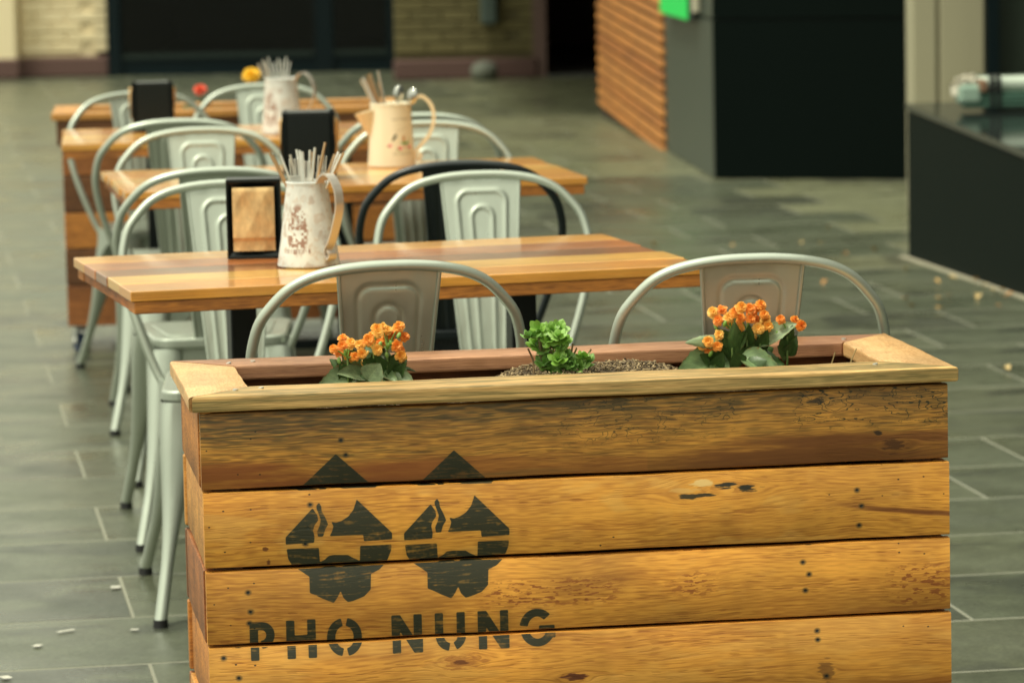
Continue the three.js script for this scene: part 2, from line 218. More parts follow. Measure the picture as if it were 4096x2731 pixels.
// low black stone plinth, its top falling with the lane
{
  const t = thing('stone_plinth', 'low polished black stone plinth along the lane', 'plinth', [1.528, 0, -14.54]);
  const dx = 0.173, L = 9;
  const top = (z) => 0.59 - 0.057 * z;
  const mk = (x0, x1, z0, z1, y0f, y1f) => { const P = [], c = (x, y, z) => [x + z * dx, y, z], q = (a, b, cc, d) => P.push(...a, ...b, ...cc, ...a, ...cc, ...d); const A = [c(x0, y0f(z0), z0), c(x0, y0f(z1), z1), c(x1, y0f(z1), z1), c(x1, y0f(z0), z0)], B = [c(x0, y1f(z0), z0), c(x0, y1f(z1), z1), c(x1, y1f(z1), z1), c(x1, y1f(z0), z0)]; q(B[0], B[1], B[2], B[3]); for (let i = 0; i < 4; i++) { const j = (i + 1) % 4; q(A[i], A[j], B[j], B[i]); } const g = new THREE.BufferGeometry(); g.setAttribute('position', new THREE.Float32BufferAttribute(P, 3)); g.setAttribute('uv', new THREE.Float32BufferAttribute(new Float32Array(P.length / 3 * 2), 2)); g.computeVertexNormals(); return g; };
  const zero = () => 0, st = new THREE.MeshPhysicalMaterial({ color: new THREE.Color(0.0025, 0.007, 0.005), roughness: 0.6, specularIntensity: 0.12 });
  for (let i = 0; i < 3; i++) part('face_panel', mk(0, 1.1, i * 2.4 + 0.004, i * 2.4 + 2.396, zero, (z) => top(z) - 0.028), st, t);
  part('coping', mk(-0.006, 1.1, -0.006, 7.0, (z) => top(z) - 0.024, top), new THREE.MeshPhysicalMaterial({ color: new THREE.Color(0.02, 0.026, 0.024), roughness: 0.08 }), t);
  const strip = structure('gutter_strip', mk(-0.03, -0.004, -0.02, 7, () => -0.004, () => 0.004), std(0.36, 0.33, 0.24, 0.85)); strip.position.set(1.528, 0, -14.54);
  // building above and behind the plinth, out of frame, that keeps the right side dark
  const bl = thing('dark_building', 'dark clad building rising above the stone plinth', 'building', [2.08, 0, -14.6], 0.172);
  part('wall', box(2, 9, 22, 1.0, 4.5, 11), std(0.035, 0.04, 0.035, 0.6), bl);
}
// green sign on the pier flank
{
  const t = thing('green_sign', 'bright green sign on the flank of the dark pier', 'sign', [0.883, 0.752, -19.6], Math.atan2(1, -0.0725));
  part('case', rbox(1.22, 0.36, 0.03, 0.006, 0, 0.178, 0), std(0.05, 0.06, 0.05, 0.5), t);
  part('bracket_pipe', bar([-0.8, 0.05, 0.0], [-0.8, 1.6, 0.0], 0.022, 0.022, 12), std(0.5, 0.46, 0.34, 0.6), t);
  part('face', rbox(1.18, 0.34, 0.01, 0.003, 0, 0.172, -0.019), std(0.0, 0.72, 0.12, 0.5), t);
}

// ---------------------------------------------------------------- timber planters
const PSI = 8.5 * Math.PI / 180;
const GOLD = [216, 150, 66], GOLDD = [146, 86, 28], STAIN = [58, 52, 26], RED = [136, 66, 26];
const genericWood = [
  wood(1024, 128, 1.2, 0.115, 1, [196, 128, 56], [118, 66, 26]), wood(1024, 128, 1.2, 0.115, 2, [162, 100, 50], [90, 50, 22]),
  wood(1024, 128, 1.2, 0.115, 3, [204, 146, 74], [132, 82, 34]), wood(1024, 128, 1.2, 0.115, 4, [130, 82, 44], [72, 42, 20]),
].map((t) => woodMat(t));
const rustSteel = std(0.06, 0.05, 0.045, 0.5, { metalness: 0.6 }), zinc = std(0.72, 0.72, 0.68, 0.3, { metalness: 0.7 }), blueWheel = std(0.008, 0.025, 0.075, 0.4), blackRubber = std(0.012, 0.012, 0.012, 0.6);
// stencil on the front: outlines in metres (u along the planter, height above ground)
const EMB = { tri: [[81, 124], [138, 71], [24, 73]], a: [[0, 0], [42, 43], [49, 32], [50, 24], [44, 16], [42, 9], [44, -1], [43, -10], [0, -11]],
  b: [[52, 51], [55, 46], [56, 38], [60, 30], [63, 23], [65, 17], [60, 9], [57, -1], [49, -1], [48, 7], [52, 16], [54, 25], [51, 34], [48, 42], [48, 47]],
  c: [[70, 21], [77, 19], [86, 22], [96, 28], [104, 38], [108, 49], [109, 54], [162, 0], [162, -10], [119, -11], [118, -1], [67, -1], [71, 7], [73, 14]],
  d: [[1, -18], [50, -18], [51, -40], [58, -37], [65, -31], [73, -30], [94, -31], [100, -35], [112, -41], [113, -18], [161, -18], [160, -27], [153, -44], [141, -56], [128, -62], [127, -86], [117, -96], [101, -102], [92, -104], [85, -97], [81, -86], [76, -96], [70, -104], [54, -97], [43, -91], [34, -87], [34, -62], [22, -53], [9, -44], [3, -33]] };
const LET = [['P', 0.0807, 0.1186], ['H', 0.1363, 0.1813], ['O', 0.1985, 0.2515], ['N', 0.2974, 0.3441], ['U', 0.3641, 0.4104], ['N', 0.4302, 0.4775], ['G', 0.4946, 0.549]];
function stencilMask(y0, y1, u0, u1, w, h) { // white where the black spray paint lies on the board between heights y0..y1
  const cv = document.createElement('canvas'); cv.width = w; cv.height = h; const c = cv.getContext('2d'); c.fillStyle = '#000'; c.fillRect(0, 0, w, h);
  const sx = w / (u1 - u0), sy = h / (y1 - y0), X = (u) => (u - u0) * sx, Y = (v) => (y1 - v) * sy; c.fillStyle = '#fff'; c.strokeStyle = '#fff';
  for (const [ou, ov] of [[0.1399, 0.4886], [0.3204, 0.4868]]) for (const k in EMB) { c.beginPath(); EMB[k].forEach(([x, y], i) => c[i ? 'lineTo' : 'moveTo'](X(ou + x / 1000), Y(ov + y / 1000))); c.closePath(); c.fill(); }
  const B = 0.3015, T = 0.3608, H = T - B, sw = 0.0128; c.lineWidth = sw * sx; c.lineCap = 'butt'; c.lineJoin = 'miter'; c.miterLimit = 3;
  const path = (pts) => { c.beginPath(); pts.forEach(([x, y], i) => c[i ? 'lineTo' : 'moveTo'](X(x), Y(y))); c.stroke(); };
  const arc = (cx, cy, rx, ry, a0, a1) => { const p = []; for (let i = 0; i <= 28; i++) { const a = (a0 + (a1 - a0) * i / 28) * Math.PI / 180; p.push([cx + rx * Math.cos(a), cy + ry * Math.sin(a)]); } path(p); };
  for (const [ch, l, r] of LET) {
    const s = sw / 2, a = l + s, b = r - s, m = (l + r) / 2, lo = B + s, hi = T - s, rx = (b - a) / 2, ry = (hi - lo) / 2, my = (lo + hi) / 2;
    if (ch === 'P') { path([[a, B], [a, T]]); path([[a, hi], [b - 0.012, hi]]); arc(b - 0.013, T - 0.0205, 0.013, 0.0141, 90, -90); path([[b - 0.0125, T - 0.0346], [a + 0.0105, T - 0.0346]]); }
    if (ch === 'H') { path([[a, B], [a, T]]); path([[b, B], [b, T]]); path([[a, my], [b, my]]); }
    if (ch === 'O') { arc(m - 0.0012, my, rx - 0.001, ry, 97, 263); arc(m + 0.0012, my, rx - 0.001, ry, 83, -83); }
    if (ch === 'N') { path([[a, B], [a, T]]); path([[b, B], [b, T]]); c.lineWidth = sw * 1.05 * sx; path([[a + 0.001, T - 0.003], [b - 0.001, B + 0.003]]); c.lineWidth = sw * sx; }
    if (ch === 'U') { const k = lo + rx; path([[a, T], [a, k]]); path([[b, T], [b, k]]); arc(m, k, rx, rx, 180, 262); arc(m, k, rx, rx, 292, 360); }
    if (ch === 'G') { arc(m, my, rx, ry, 42, 172); arc(m, my, rx, ry, 190, 330); path([[m + 0.003, my - 0.003], [r, my - 0.003]]); path([[b, my - 0.0], [b, lo + 0.007]]); }
  }
  const d = c.getImageData(0, 0, w, h).data, a = new Float32Array(w * h); for (let i = 0; i < w * h; i++) a[i] = d[i * 4] / 255;
  const o = new Float32Array(w * h), wide = new Float32Array(w * h), r = 2;
  for (let y = 0; y < h; y++) for (let x = 0; x < w; x++) { let s = 0, n = 0; for (let j = -r; j <= r; j++) for (let i = -r; i <= r; i++) { const X2 = x + i, Y2 = y + j; if (X2 >= 0 && X2 < w && Y2 >= 0 && Y2 < h) { s += a[Y2 * w + X2]; n++; } } o[y * w + x] = s / n; }
  for (let y = 0; y < h; y++) for (let x = 0; x < w; x++) { let s = 0, n = 0; for (let j = -9; j <= 9; j += 3) for (let i = -9; i <= 9; i += 3) { const X2 = x + i, Y2 = y + j; if (X2 >= 0 && X2 < w && Y2 >= 0 && Y2 < h) { s += o[Y2 * w + X2]; n++; } } wide[y * w + x] = s / n; }
  return (u, v) => { const x = Math.floor(clamp((u - u0) * sx, 0, w - 1)), y = Math.floor(clamp((y1 - v) * sy, 0, h - 1)); return [o[y * w + x], wide[y * w + x]]; };
}
// nail holes [u, height, radius mm, halo]; blots [u, height, ru, rv, colour, strength]
const HALO = [[0.1786, 0.5369], [0.1743, 0.5016], [0.1698, 0.4776], [0.0803, 0.4066], [0.0833, 0.3769], [0.0808, 0.3595], [0.0393, 0.3079], [0.0616, 0.276], [1.0273, 0.5218], [1.0341, 0.4969], [1.03, 0.4664], [0.9494, 0.3934], [0.9434, 0.3683], [0.94, 0.4128], [0.9602, 0.3041], [0.961, 0.29], [0.9742, 0.2321], [0.2297, 0.6335], [0.2361, 0.6104]];
const PIN = [[0.1002, 0.6514], [0.0927, 0.6409], [0.0257, 0.6254], [0.0719, 0.5876], [0.1053, 0.5862], [0.1777, 0.5526], [0.0467, 0.5327], [0.0883, 0.5334], [0.0247, 0.509], [0.0864, 0.4833], [0.0474, 0.4702], [0.0895, 0.4205], [0.0502, 0.4151], [0.0284, 0.3906], [0.0524, 0.3575], [0.0883, 0.3512], [0.0575, 0.297], [0.0866, 0.2944], [1.0941, 0.6559], [1.1309, 0.6559], [1.0931, 0.5356], [1.1332, 0.5383], [1.1651, 0.51], [1.0672, 0.5112], [0.9833, 0.5165], [0.6435, 0.466], [0.623, 0.4538], [1.0922, 0.4351], [1.1332, 0.417], [1.0931, 0.4208], [1.0976, 0.3045], [1.1372, 0.302]];
const BLOT = [[0.1084, 0.4718, 0.004, 0.003, [104, 56, 22], 0.8], [0.113, 0.4518, 0.005, 0.004, [96, 50, 20], 0.85], [0.4015, 0.284, 0.014, 0.0045, [70, 34, 16], 0.95], [0.4015, 0.285, 0.036, 0.012, [150, 86, 34], 0.55], [0.5769, 0.2502, 0.02, 0.006, [86, 40, 18], 0.9], [0.965, 0.664, 0.016, 0.006, [46, 34, 20], 0.7], [1.0649, 0.6093, 0.008, 0.004, [44, 28, 16], 0.85], [1.09, 0.588, 0.02, 0.012, [60, 32, 16], 0.6], [0.77, 0.5238, 0.028, 0.0042, [48, 42, 26], 0.9], [0.818, 0.5385, 0.017, 0.0055, [36, 34, 24], 0.95], [0.85, 0.5325, 0.02, 0.0055, [36, 34, 24], 0.95], [0.785, 0.543, 0.02, 0.005, [232, 196, 130], 0.85], [0.76, 0.533, 0.025, 0.004, [222, 176, 104], 0.6], [0.974, 0.24, 0.012, 0.02, [92, 56, 26], 0.5]];
function plankExtra(y0, y1, idx) {
  const W = 2048, Hh = 208, L = 1.157, mask = stencilMask(y0, y1, 0.0172, 0.0172 + L, W, Hh), q = idx * 31.3;
  return (u, v, c, m, fine, vw) => {
    const U = u + 0.0172, Y = y0 + v; let bump = 0;
    if (idx === 0) { // weathered top plank: dark streaked stain, red heartwood below, spalting lines
      const f = fbm(U * 2.2 + 3, v * 26 + 4, 4), t = v / (y1 - y0), st = noise(U * 30, vw * 520);
      const s = clamp(sstep(0.4, 0.78, f * 0.75 + t * 0.4 + 0.06 * (noise(U * 40, v * 500) - 0.5)) * (0.5 + 0.75 * st) * (1.05 - 0.5 * sstep(0.78, 0.95, U)) * (0.35 + 0.9 * sstep(0.3, 0.75, noise(U * 44 + 9, vw * 560))));
      tint(c, STAIN, s * 0.66); const dk = sstep(0.52, 0.8, noise(U * 38 + 7, vw * 540)) * sstep(0.012, 0.05, v); tint(c, [62, 48, 22], dk * 0.3);
      const g2 = sstep(0.55, 0.75, fbm(U * 4 + 40, v * 45 + 4, 3)) * sstep(0.75, 0.4, U) * (0.4 + 0.6 * st); tint(c, [84, 82, 46], g2 * 0.75);
      const edge = U < 0.6 ? 0.030 + 0.012 * (fbm(U * 6, 2, 3) - 0.5) * 2 - 0.012 * sstep(0.3, 0.6, U) : 0.022 + 0.022 * sstep(0.72, 0.88, U) + 0.016 * (fbm(U * 8, 7, 3) - 0.5);
      const rb = sstep(edge + 0.009, edge - 0.007, v + 0.022 * (fbm(U * 9, vw * 150, 4) - 0.5)) * (0.4 + 0.6 * sstep(0.3, 0.62, fbm(U * 5, vw * 90, 3))) * (1 - 0.55 * sstep(0.3, 0.5, U) * sstep(0.85, 0.7, U));
      tint(c, U > 0.7 ? [112, 64, 28] : [140, 76, 34], rb * 0.85);
      const zone = 1.1 * sstep(0.46, 0.62, U) * sstep(0.02, 0.045, v - edge * 0.6) * (0.55 + 0.5 * sstep(0.78, 0.9, U));
      if (zone > 0) { const n1 = fbm(U * 20 + 5, v * 70 + 9, 3), n2 = fbm(U * 26 + 50, v * 84 + 19, 3), w = 0.013; const l = Math.max(sstep(w, w * 0.3, Math.abs(n1 - 0.5)), sstep(w, w * 0.3, Math.abs(n2 - 0.54)), sstep(w, w * 0.3, Math.abs(n1 - 0.63))) * sstep(0.34, 0.48, fbm(U * 9 + 70, v * 20, 3)); tint(c, [44, 42, 22], clamp(l * zone) * 0.9); }
    }
    if (idx === 1) { const rl = sstep(0.006, 0.001, Math.abs(Y - (0.5014 - (U - 0.9888) * 0.13) - 0.003 * (noise(U * 30, 3) - 0.5))) * sstep(0.95, 1.08, U); tint(c, [104, 54, 22], rl * 0.75); const pale = sstep(0.62, 0.75, fbm(U * 12 + 3, v * 30, 3)) * 0.3; tint(c, [236, 186, 104], pale); tint(c, [150, 108, 52], 0.35 * sstep(0.5, 0.7, fbm(U * 20, v * 40 + 4, 4)) * sstep(0.03, 0.0, Math.abs(U - 0.985)) * sstep(0.06, 0.02, v)); }
    if (idx === 2) { for (const [a, b, c0, d] of [[0.44, 0.64, 0.366, 0.404], [0.74, 0.79, 0.37, 0.404], [1.08, 1.17, 0.34, 0.4]]) if (U > a - 0.03 && U < b + 0.03) { const z = sstep(a - 0.03, a + 0.03, U) * sstep(b + 0.03, b - 0.02, U) * sstep(c0 - 0.008, c0 + 0.008, Y) * sstep(d + 0.008, d - 0.008, Y); const sp = sstep(0.54, 0.68, fbm(U * 110 + 3, Y * 360, 3)) * z; tint(c, [126, 62, 24], sp * 0.7); } tint(c, [176, 112, 48], 0.4 * sstep(0.012, 0.004, v) * sstep(0.9, 1, U)); }
    if (idx >= 3) { const pale = sstep(0.5, 0.72, fbm(U * 8 + 13, v * 40 + q, 3)) * 0.35; tint(c, [232, 176, 92], pale); const rb = sstep(0.02, 0.0, v + 0.01 * (fbm(U * 6, 4, 2) - 0.5)) * sstep(0.4, 0.6, U); tint(c, [128, 66, 26], rb * 0.5); }
    const scuff = sstep(0.66, 0.8, fbm(U * 30 + q, Y * 40, 3)) * 0.1; tint(c, [232, 180, 104], scuff * (idx ? 1 : 0.2));
    for (const b of BLOT) { const dx = (U - b[0]) / b[2], dy = (Y - b[1]) / b[3]; if (Math.abs(dx) < 1.8 && Math.abs(dy) < 1.8) { const r = Math.sqrt(dx * dx + dy * dy) + 1.7 * (fbm(U * 70 + b[0] * 90, Y * 330, 4) - 0.5); tint(c, b[4], sstep(1.05, 0.6, r) * b[5]); } }
    for (const p of HALO) { const dx = U - p[0], dy = Y - p[1]; if (Math.abs(dx) < 0.012 && Math.abs(dy) < 0.009) { const r = Math.sqrt(dx * dx * 0.75 + dy * dy) * 1000 + (fbm(U * 300, Y * 500, 2) - 0.5) * 1.2; tint(c, [62, 50, 28], sstep(6.2, 1.4, r) * 0.75); if (r < 2.2) { tint(c, [16, 16, 14], sstep(2.2, 1.4, r)); bump -= 90 * sstep(2.2, 1.4, r); } } }
    for (const p of PIN) { const dx = U - p[0], dy = Y - p[1]; if (Math.abs(dx) < 0.004 && Math.abs(dy) < 0.003) { const r = Math.hypot(dx, dy * 1.5) * 1000 + (hash(Math.floor(p[0] * 9999), 3) - 0.5) * 0.6; tint(c, [38, 28, 16], sstep(1.9, 1.0, r) * 0.9); bump -= 60 * sstep(1.9, 1, r); } }
    const [k, wd] = mask(U, Y); if (wd > 0) { const g = 0.72 + 0.3 * noise(U * 300, Y * 320) - 0.3 * sstep(0.62, 0.9, fbm(U * 60 + 9, vw * 300, 2)); tint(c, [38, 40, 26], clamp(Math.max(sstep(0.25, 0.75, k) * clamp(g + 0.22 - 0.34 * sstep(0.6, 0.85, noise(U * 46 + 3, vw * 520)) - 0.25 * sstep(0.6, 0.75, fbm(U * 26 + 5, Y * 40, 3)), 0.4, 0.94), wd * 0.14))); }
    return bump;
  };
}
const SPAN = [[0.5660, 0.6815], [0.4460, 0.5605], [0.3275, 0.4405], [0.2100, 0.3230], [0.0930, 0.2045]];
function casters(t, w, d, e = 0.12) {
  for (const [x, z] of [[e, -0.06], [w - e, -0.06], [e, -d + 0.09], [w - e, -d + 0.09]]) {
    const c = new THREE.Group(); c.name = 'caster'; c.position.set(x, 0, z); c.rotation.y = x < 0.5 ? 1.9 : 2.2; t.add(c);
    part('wheel', new THREE.CylinderGeometry(0.04, 0.04, 0.026, 20).rotateX(Math.PI / 2).translate(0.018, 0.04, 0), blueWheel, c);
    part('fork', merge([box(0.05, 0.006, 0.05, 0, 0.084, 0), box(0.034, 0.055, 0.003, 0.01, 0.058, 0.018), box(0.034, 0.055, 0.003, 0.01, 0.058, -0.018), bar([0.018, 0.036, -0.024], [0.018, 0.036, 0.024], 0.008)]), zinc, c);
    part('brake_pedal', rbox(0.05, 0.006, 0.03, 0.002, -0.035, 0.07, 0), zinc, c);
  }
}
const planter = thing('timber_planter', 'golden timber planter box with black stencilled lettering, standing before the nearest table', 'planter', [-0.486, 0, -5.647], PSI);
{
  const W = 1.187, D = 0.455;
  SPAN.forEach(([y0, y1], i) => {
    const t = wood(2048, 208, 1.157, y1 - y0, 11 + i * 3, i ? [230 - i * 2, 162 - i * 2, 64] : [222, 156, 66], i ? [146, 86, 28] : [122, 76, 30], plankExtra(y0, y1, i), { knots: BLOT.filter((b) => b[1] > y0 && b[1] < y1 && b[2] > 0.006).map((b) => [b[0] - 0.0172, b[1] - y0, Math.min(0.012, b[2] * 0.6)]), rep: false, streak: i ? 0.5 : 0.62 });
    const m = part('plank', roughBoard(1.157, y1 - y0, 0.02, 0.0035, i + 1, 0.0011, 60), woodMat(t, { roughness: 0.5, bumpScale: 0.0007 }), planter, [0.0172 + 1.157 / 2 + [0, 0.0015, 0.002, 0.003, 0.001][i], (y0 + y1) / 2, -0.018 - 0.01 + [0, 0.0012, 0.0005, 0.0016, 0][i]]);
    m.userData.label = ['weathered top plank streaked dark green and red', 'second plank with the upper half of two stencilled emblems', 'third plank with stencilled letter tops', 'plank with the feet of the stencilled letters', 'lowest front plank'][i];
    // side and back boards
    for (const s of [0, 1]) { const L = D - 0.075, g = roughBoard(L, y1 - y0, 0.02, 0.003, i + 7 + s * 9, 0.0012, 14); part('side_plank', g, genericWood[(i * 2 + s) % 3], planter, [s ? 0.0172 + 1.157 - 0.012 + [0, 0.003, -0.002, 0.002, 0][i] : 0.0172 + 0.012 - [0.004, 0, 0.003, -0.002, 0.003][i], (y0 + y1) / 2, -0.039 - L / 2], [0, Math.PI / 2, 0]); }
    part('back_plank', board(1.157, y1 - y0, 0.02, 0.003), genericWood[(i + 1) % 4], planter, [W / 2, (y0 + y1) / 2, -D + 0.026]);
  });
  for (const x of [0.055, W - 0.055]) for (const z of [-0.055, -D + 0.055]) part('corner_post', box(0.045, 0.58, 0.03, x, 0.39, z), genericWood[3], planter);
  part('floor', box(1.1, 0.02, 0.38, W / 2, 0.1, -D / 2), genericWood[3], planter);
  // mitred rim of four boards, 23 mm thick
  const railT = (seed, l, d, ex) => woodMat(wood(1024, 128, 1.19, 0.1, seed, l, d, ex), { roughness: 0.5 });
  const green = (u, v, c, m, fine, vw) => { const s = sstep(0.36, 0.66, fbm(u * 5 + 5, vw * 70, 4)) * (0.35 + 0.65 * fine); tint(c, [88, 82, 44], s * 0.8); };
  const fr = part('rim_board', roughBoard(W, 0.0235, 0.104, 0.004, 21, 0.001, 60, [0, 0.0]), [railT(50, [218, 176, 112], [146, 108, 58], green)][0], planter, [W / 2 + 0.002, 0.698, -0.052]);
  fr.geometry.dispose();
  const mk = (L, D2, seed, mitre) => roughBoard(L, 0.0235, D2, 0.004, seed, 0.0013, 60, mitre);
  // front and back taper inwards (z of the board grows towards the street), so the mitres meet the end boards
  fr.geometry = mitreBoard(W - 0.003, 0.104, 0.098, 0.098, 1, 21);
  const bk = part('rim_board', mitreBoard(W, 0.1, 0.098, 0.098, -1, 22), railT(51, [184, 134, 98], [116, 72, 48]), planter, [W / 2, 0.698, -D + 0.05]);
  const lt = part('rim_board', mitreBoard(D, 0.098, 0.104, 0.1, 1, 23), railT(52, [224, 180, 126], [184, 136, 84]), planter, [0.049, 0.6982, -D / 2], [0, -Math.PI / 2, 0]);
  const rt = part('rim_board', mitreBoard(D, 0.098, 0.1, 0.104, 1, 24), railT(53, [216, 172, 118], [166, 118, 68]), planter, [W - 0.049, 0.6982, -D / 2], [0, Math.PI / 2, 0]);
  void lt; void rt; void bk; void mk;
  for (const [x, z, tip] of [[0.115, -0.07, 0.2], [0.075, -0.06, -0.1], [0.09, -0.385, 0.3], [0.13, -0.4, 0], [1.07, -0.06, 0.2], [1.1, -0.39, 0]]) part('nail_head', new THREE.CylinderGeometry(0.0042, 0.0042, 0.003, 10).rotateZ(tip), zinc, planter, [x, 0.7108, z]);
  casters(planter, W, D);
}
function mitreBoard(L, Wd, m0, m1, side, seed) { // board along x, width along z; its inner edge (side*-z) is shorter by m0 and m1
  const n = 60, r = 0.004, H = 0.0235, P = []; const sec = []; for (const [cy, cz, a0] of [[H / 2 - r, Wd / 2 - r, 0], [-H / 2 + r, Wd / 2 - r, -90], [-H / 2 + r, -Wd / 2 + r, -180], [H / 2 - r, -Wd / 2 + r, -270]]) for (const k of [90, 45, 0]) { const a = (a0 + k) * Math.PI / 180; sec.push([cy + r * Math.sin(a), cz + r * Math.cos(a)]); }
  const m = sec.length, at = (i, j) => { const t = i / n, [y, z] = sec[j], f = clamp(0.5 - side * z / Wd), x = mix(-L / 2 + m0 * f + 0.0016, L / 2 - m1 * f - 0.0016, t), wy = (fbm(t * L * 7 + seed * 5, (y > 0 ? 3 : 9), 3) - 0.5) * 0.002, wz = (fbm(t * L * 9 + seed * 3, z > 0 ? 23 : 39, 3) - 0.5) * 0.0035 * Math.min(1, i * 0.4, (n - i) * 0.4); return [x, y + wy, z + wz]; };
  for (let i = 0; i < n; i++) for (let j = 0; j < m; j++) { const a = at(i, j), b = at(i + 1, j), c = at(i + 1, (j + 1) % m), d = at(i, (j + 1) % m); P.push(...a, ...c, ...b, ...a, ...d, ...c); }
  for (const i of [0, n]) { const k = [0, 0, 0]; for (let j = 0; j < m; j++) { const q = at(i, j); for (let e = 0; e < 3; e++) k[e] += q[e] / m; } for (let j = 0; j < m; j++) { const a = at(i, j), b = at(i, (j + 1) % m); if (i) P.push(...k, ...a, ...b); else P.push(...k, ...b, ...a); } }
  let g = new THREE.BufferGeometry(); g.setAttribute('position', new THREE.Float32BufferAttribute(P, 3)); g.computeVertexNormals();
  const nn = g.attributes.normal, pp = g.attributes.position; let dot = 0; for (let i = 0; i < pp.count; i += 7) dot += nn.getY(i) * pp.getY(i) + nn.getZ(i) * pp.getZ(i);
  if (dot < 0) { const a = pp.array; for (let i = 0; i < a.length; i += 9) for (let k = 0; k < 3; k++) { const t = a[i + 3 + k]; a[i + 3 + k] = a[i + 6 + k]; a[i + 6 + k] = t; } g.computeVertexNormals(); }
  return boardUV(toCreasedNormals(g, 0.7), L, H, Wd);
}
// soil and bark mulch in the planter
const soilH = (u, w) => 0.622 + 0.077 * Math.exp(-(((u - 0.65) / 0.19) ** 4)) + 0.03 * Math.exp(-(((u - 0.9) / 0.1) ** 2)) + 0.03 * Math.exp(-(((u - 0.29) / 0.09) ** 2)) + 0.012 * (fbm(u * 20, w * 20, 3) - 0.5) - 0.02 * ((w - 0.23) / 0.16) ** 2;
{
  const nu = 110, nw = 34, g = new THREE.PlaneGeometry(1.08, 0.37, nu, nw).rotateX(-Math.PI / 2); g.translate(0.5935, 0, -0.2275);
  const p = g.attributes.position; for (let i = 0; i < p.count; i++) p.setY(i, soilH(p.getX(i), -p.getZ(i)) + 0.008 * (noise(p.getX(i) * 120, p.getZ(i) * 120) - 0.5)); g.computeVertexNormals();
  part('soil', g, std(0.05, 0.032, 0.016, 0.95), planter);
  const cg = box(0.0075, 0.0009, 0.0019), chips = new THREE.InstancedMesh(cg, std(1, 1, 1, 0.9), 12000); chips.name = 'bark_mulch'; chips.userData = { kind: 'stuff' };
  const R = rng(77), M = new THREE.Matrix4(), Q = new THREE.Quaternion(), E = new THREE.Euler(), C = new THREE.Color();
  for (let i = 0; i < 12000; i++) { const u = 0.08 + R() * 1.03, w = 0.06 + R() * 0.33, s = 0.3 + R() * R() * 1.7; E.set((R() - 0.5) * 1.5, R() * 6.3, (R() - 0.5) * 1.2); Q.setFromEuler(E); M.compose(V(u, soilH(u, w) + 0.001 + R() * 0.006, -w), Q, V(s, 1 + R(), s)); chips.setMatrixAt(i, M); const k = R(); C.setRGB(mix(0.1, 0.55, k * k), mix(0.068, 0.4, k * k), mix(0.04, 0.22, k * k)); chips.setColorAt(i, C); }
  chips.castShadow = chips.receiveShadow = true; planter.add(chips);
}

// ---------------------------------------------------------------- plants in the planters
const cs = Math.cos(PSI), sn = Math.sin(PSI), PLW = (u, h, w) => [-0.486 + u * cs - w * sn, h, -5.647 - u * sn - w * cs];
function leafGeo(scallop, cup, bend, wid = 0.5) { // unit leaf along +y, face +z
  const n = 18, m = 6, P = [], I = [], U = []; const hw = (t) => wid * Math.pow(Math.sin(Math.PI * Math.pow(t, 0.72)), 0.8) * (1 - scallop * Math.abs(Math.sin(t * Math.PI * 6.5)) * sstep(0.25, 0.5, t)) + 0.025 * (1 - t);
  for (let i = 0; i <= n; i++) for (let j = -m; j <= m; j++) { const t = i / n, s = j / m, h = hw(t); P.push(s * h, t, -bend * t * t + cup * s * s * h - 0.02 * Math.exp(-s * s * 40) * (1 - t)); U.push(s * 0.5 + 0.5, t); }
  const k = 2 * m + 1; for (let i = 0; i < n; i++) for (let j = 0; j < k - 1; j++) { const a = i * k + j; I.push(a, a + 1, a + k + 1, a, a + k + 1, a + k); }
  const g = new THREE.BufferGeometry(); g.setAttribute('position', new THREE.Float32BufferAttribute(P, 3)); g.setAttribute('uv', new THREE.Float32BufferAttribute(U, 2)); g.setIndex(I); g.computeVertexNormals(); return g;
}
const leafTex = paint(256, 256, (s, t, c) => { const d = Math.abs(s - 0.5), vein = Math.max(sstep(0.02, 0.004, d), 0.5 * sstep(0.06, 0.02, Math.abs(((t * 7 - d * 5) % 1 + 1) % 1 - 0.5) * 0.5)); const k = 0.85 + 0.4 * (fbm(s * 6, t * 6, 4) - 0.5); c[0] = (152 + 26 * vein) * k; c[1] = (172 + 22 * vein) * k; c[2] = (128 + 14 * vein) * k; const e = sstep(0.4, 0.48, d) * sstep(0.5, 0.7, noise(s * 20, t * 30)); tint(c, [136, 104, 58], e * 0.7); });
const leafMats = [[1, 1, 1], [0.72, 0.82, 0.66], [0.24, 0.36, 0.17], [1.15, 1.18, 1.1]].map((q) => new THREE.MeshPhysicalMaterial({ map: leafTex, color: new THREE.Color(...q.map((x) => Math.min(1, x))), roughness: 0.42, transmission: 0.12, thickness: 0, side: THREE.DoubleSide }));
const leafGeos = [leafGeo(0.12, 0.35, 0.18, 0.42), leafGeo(0.14, -0.25, 0.3, 0.36), leafGeo(0.1, 0.2, 0.08, 0.46)];
function putLeaf(t, b, tip, width, face, gi, mi, name = 'leaf') { const B = V(...b), y = V(...tip).sub(B), L = y.length(); y.normalize(); let z = V(...face); z.addScaledVector(y, -z.dot(y)).normalize(); const x = y.clone().cross(z); const m = part(name, leafGeos[gi], leafMats[mi], t, b); m.quaternion.setFromRotationMatrix(new THREE.Matrix4().makeBasis(x, y, z)); m.scale.set(width * 1.2, L, L); return m; }
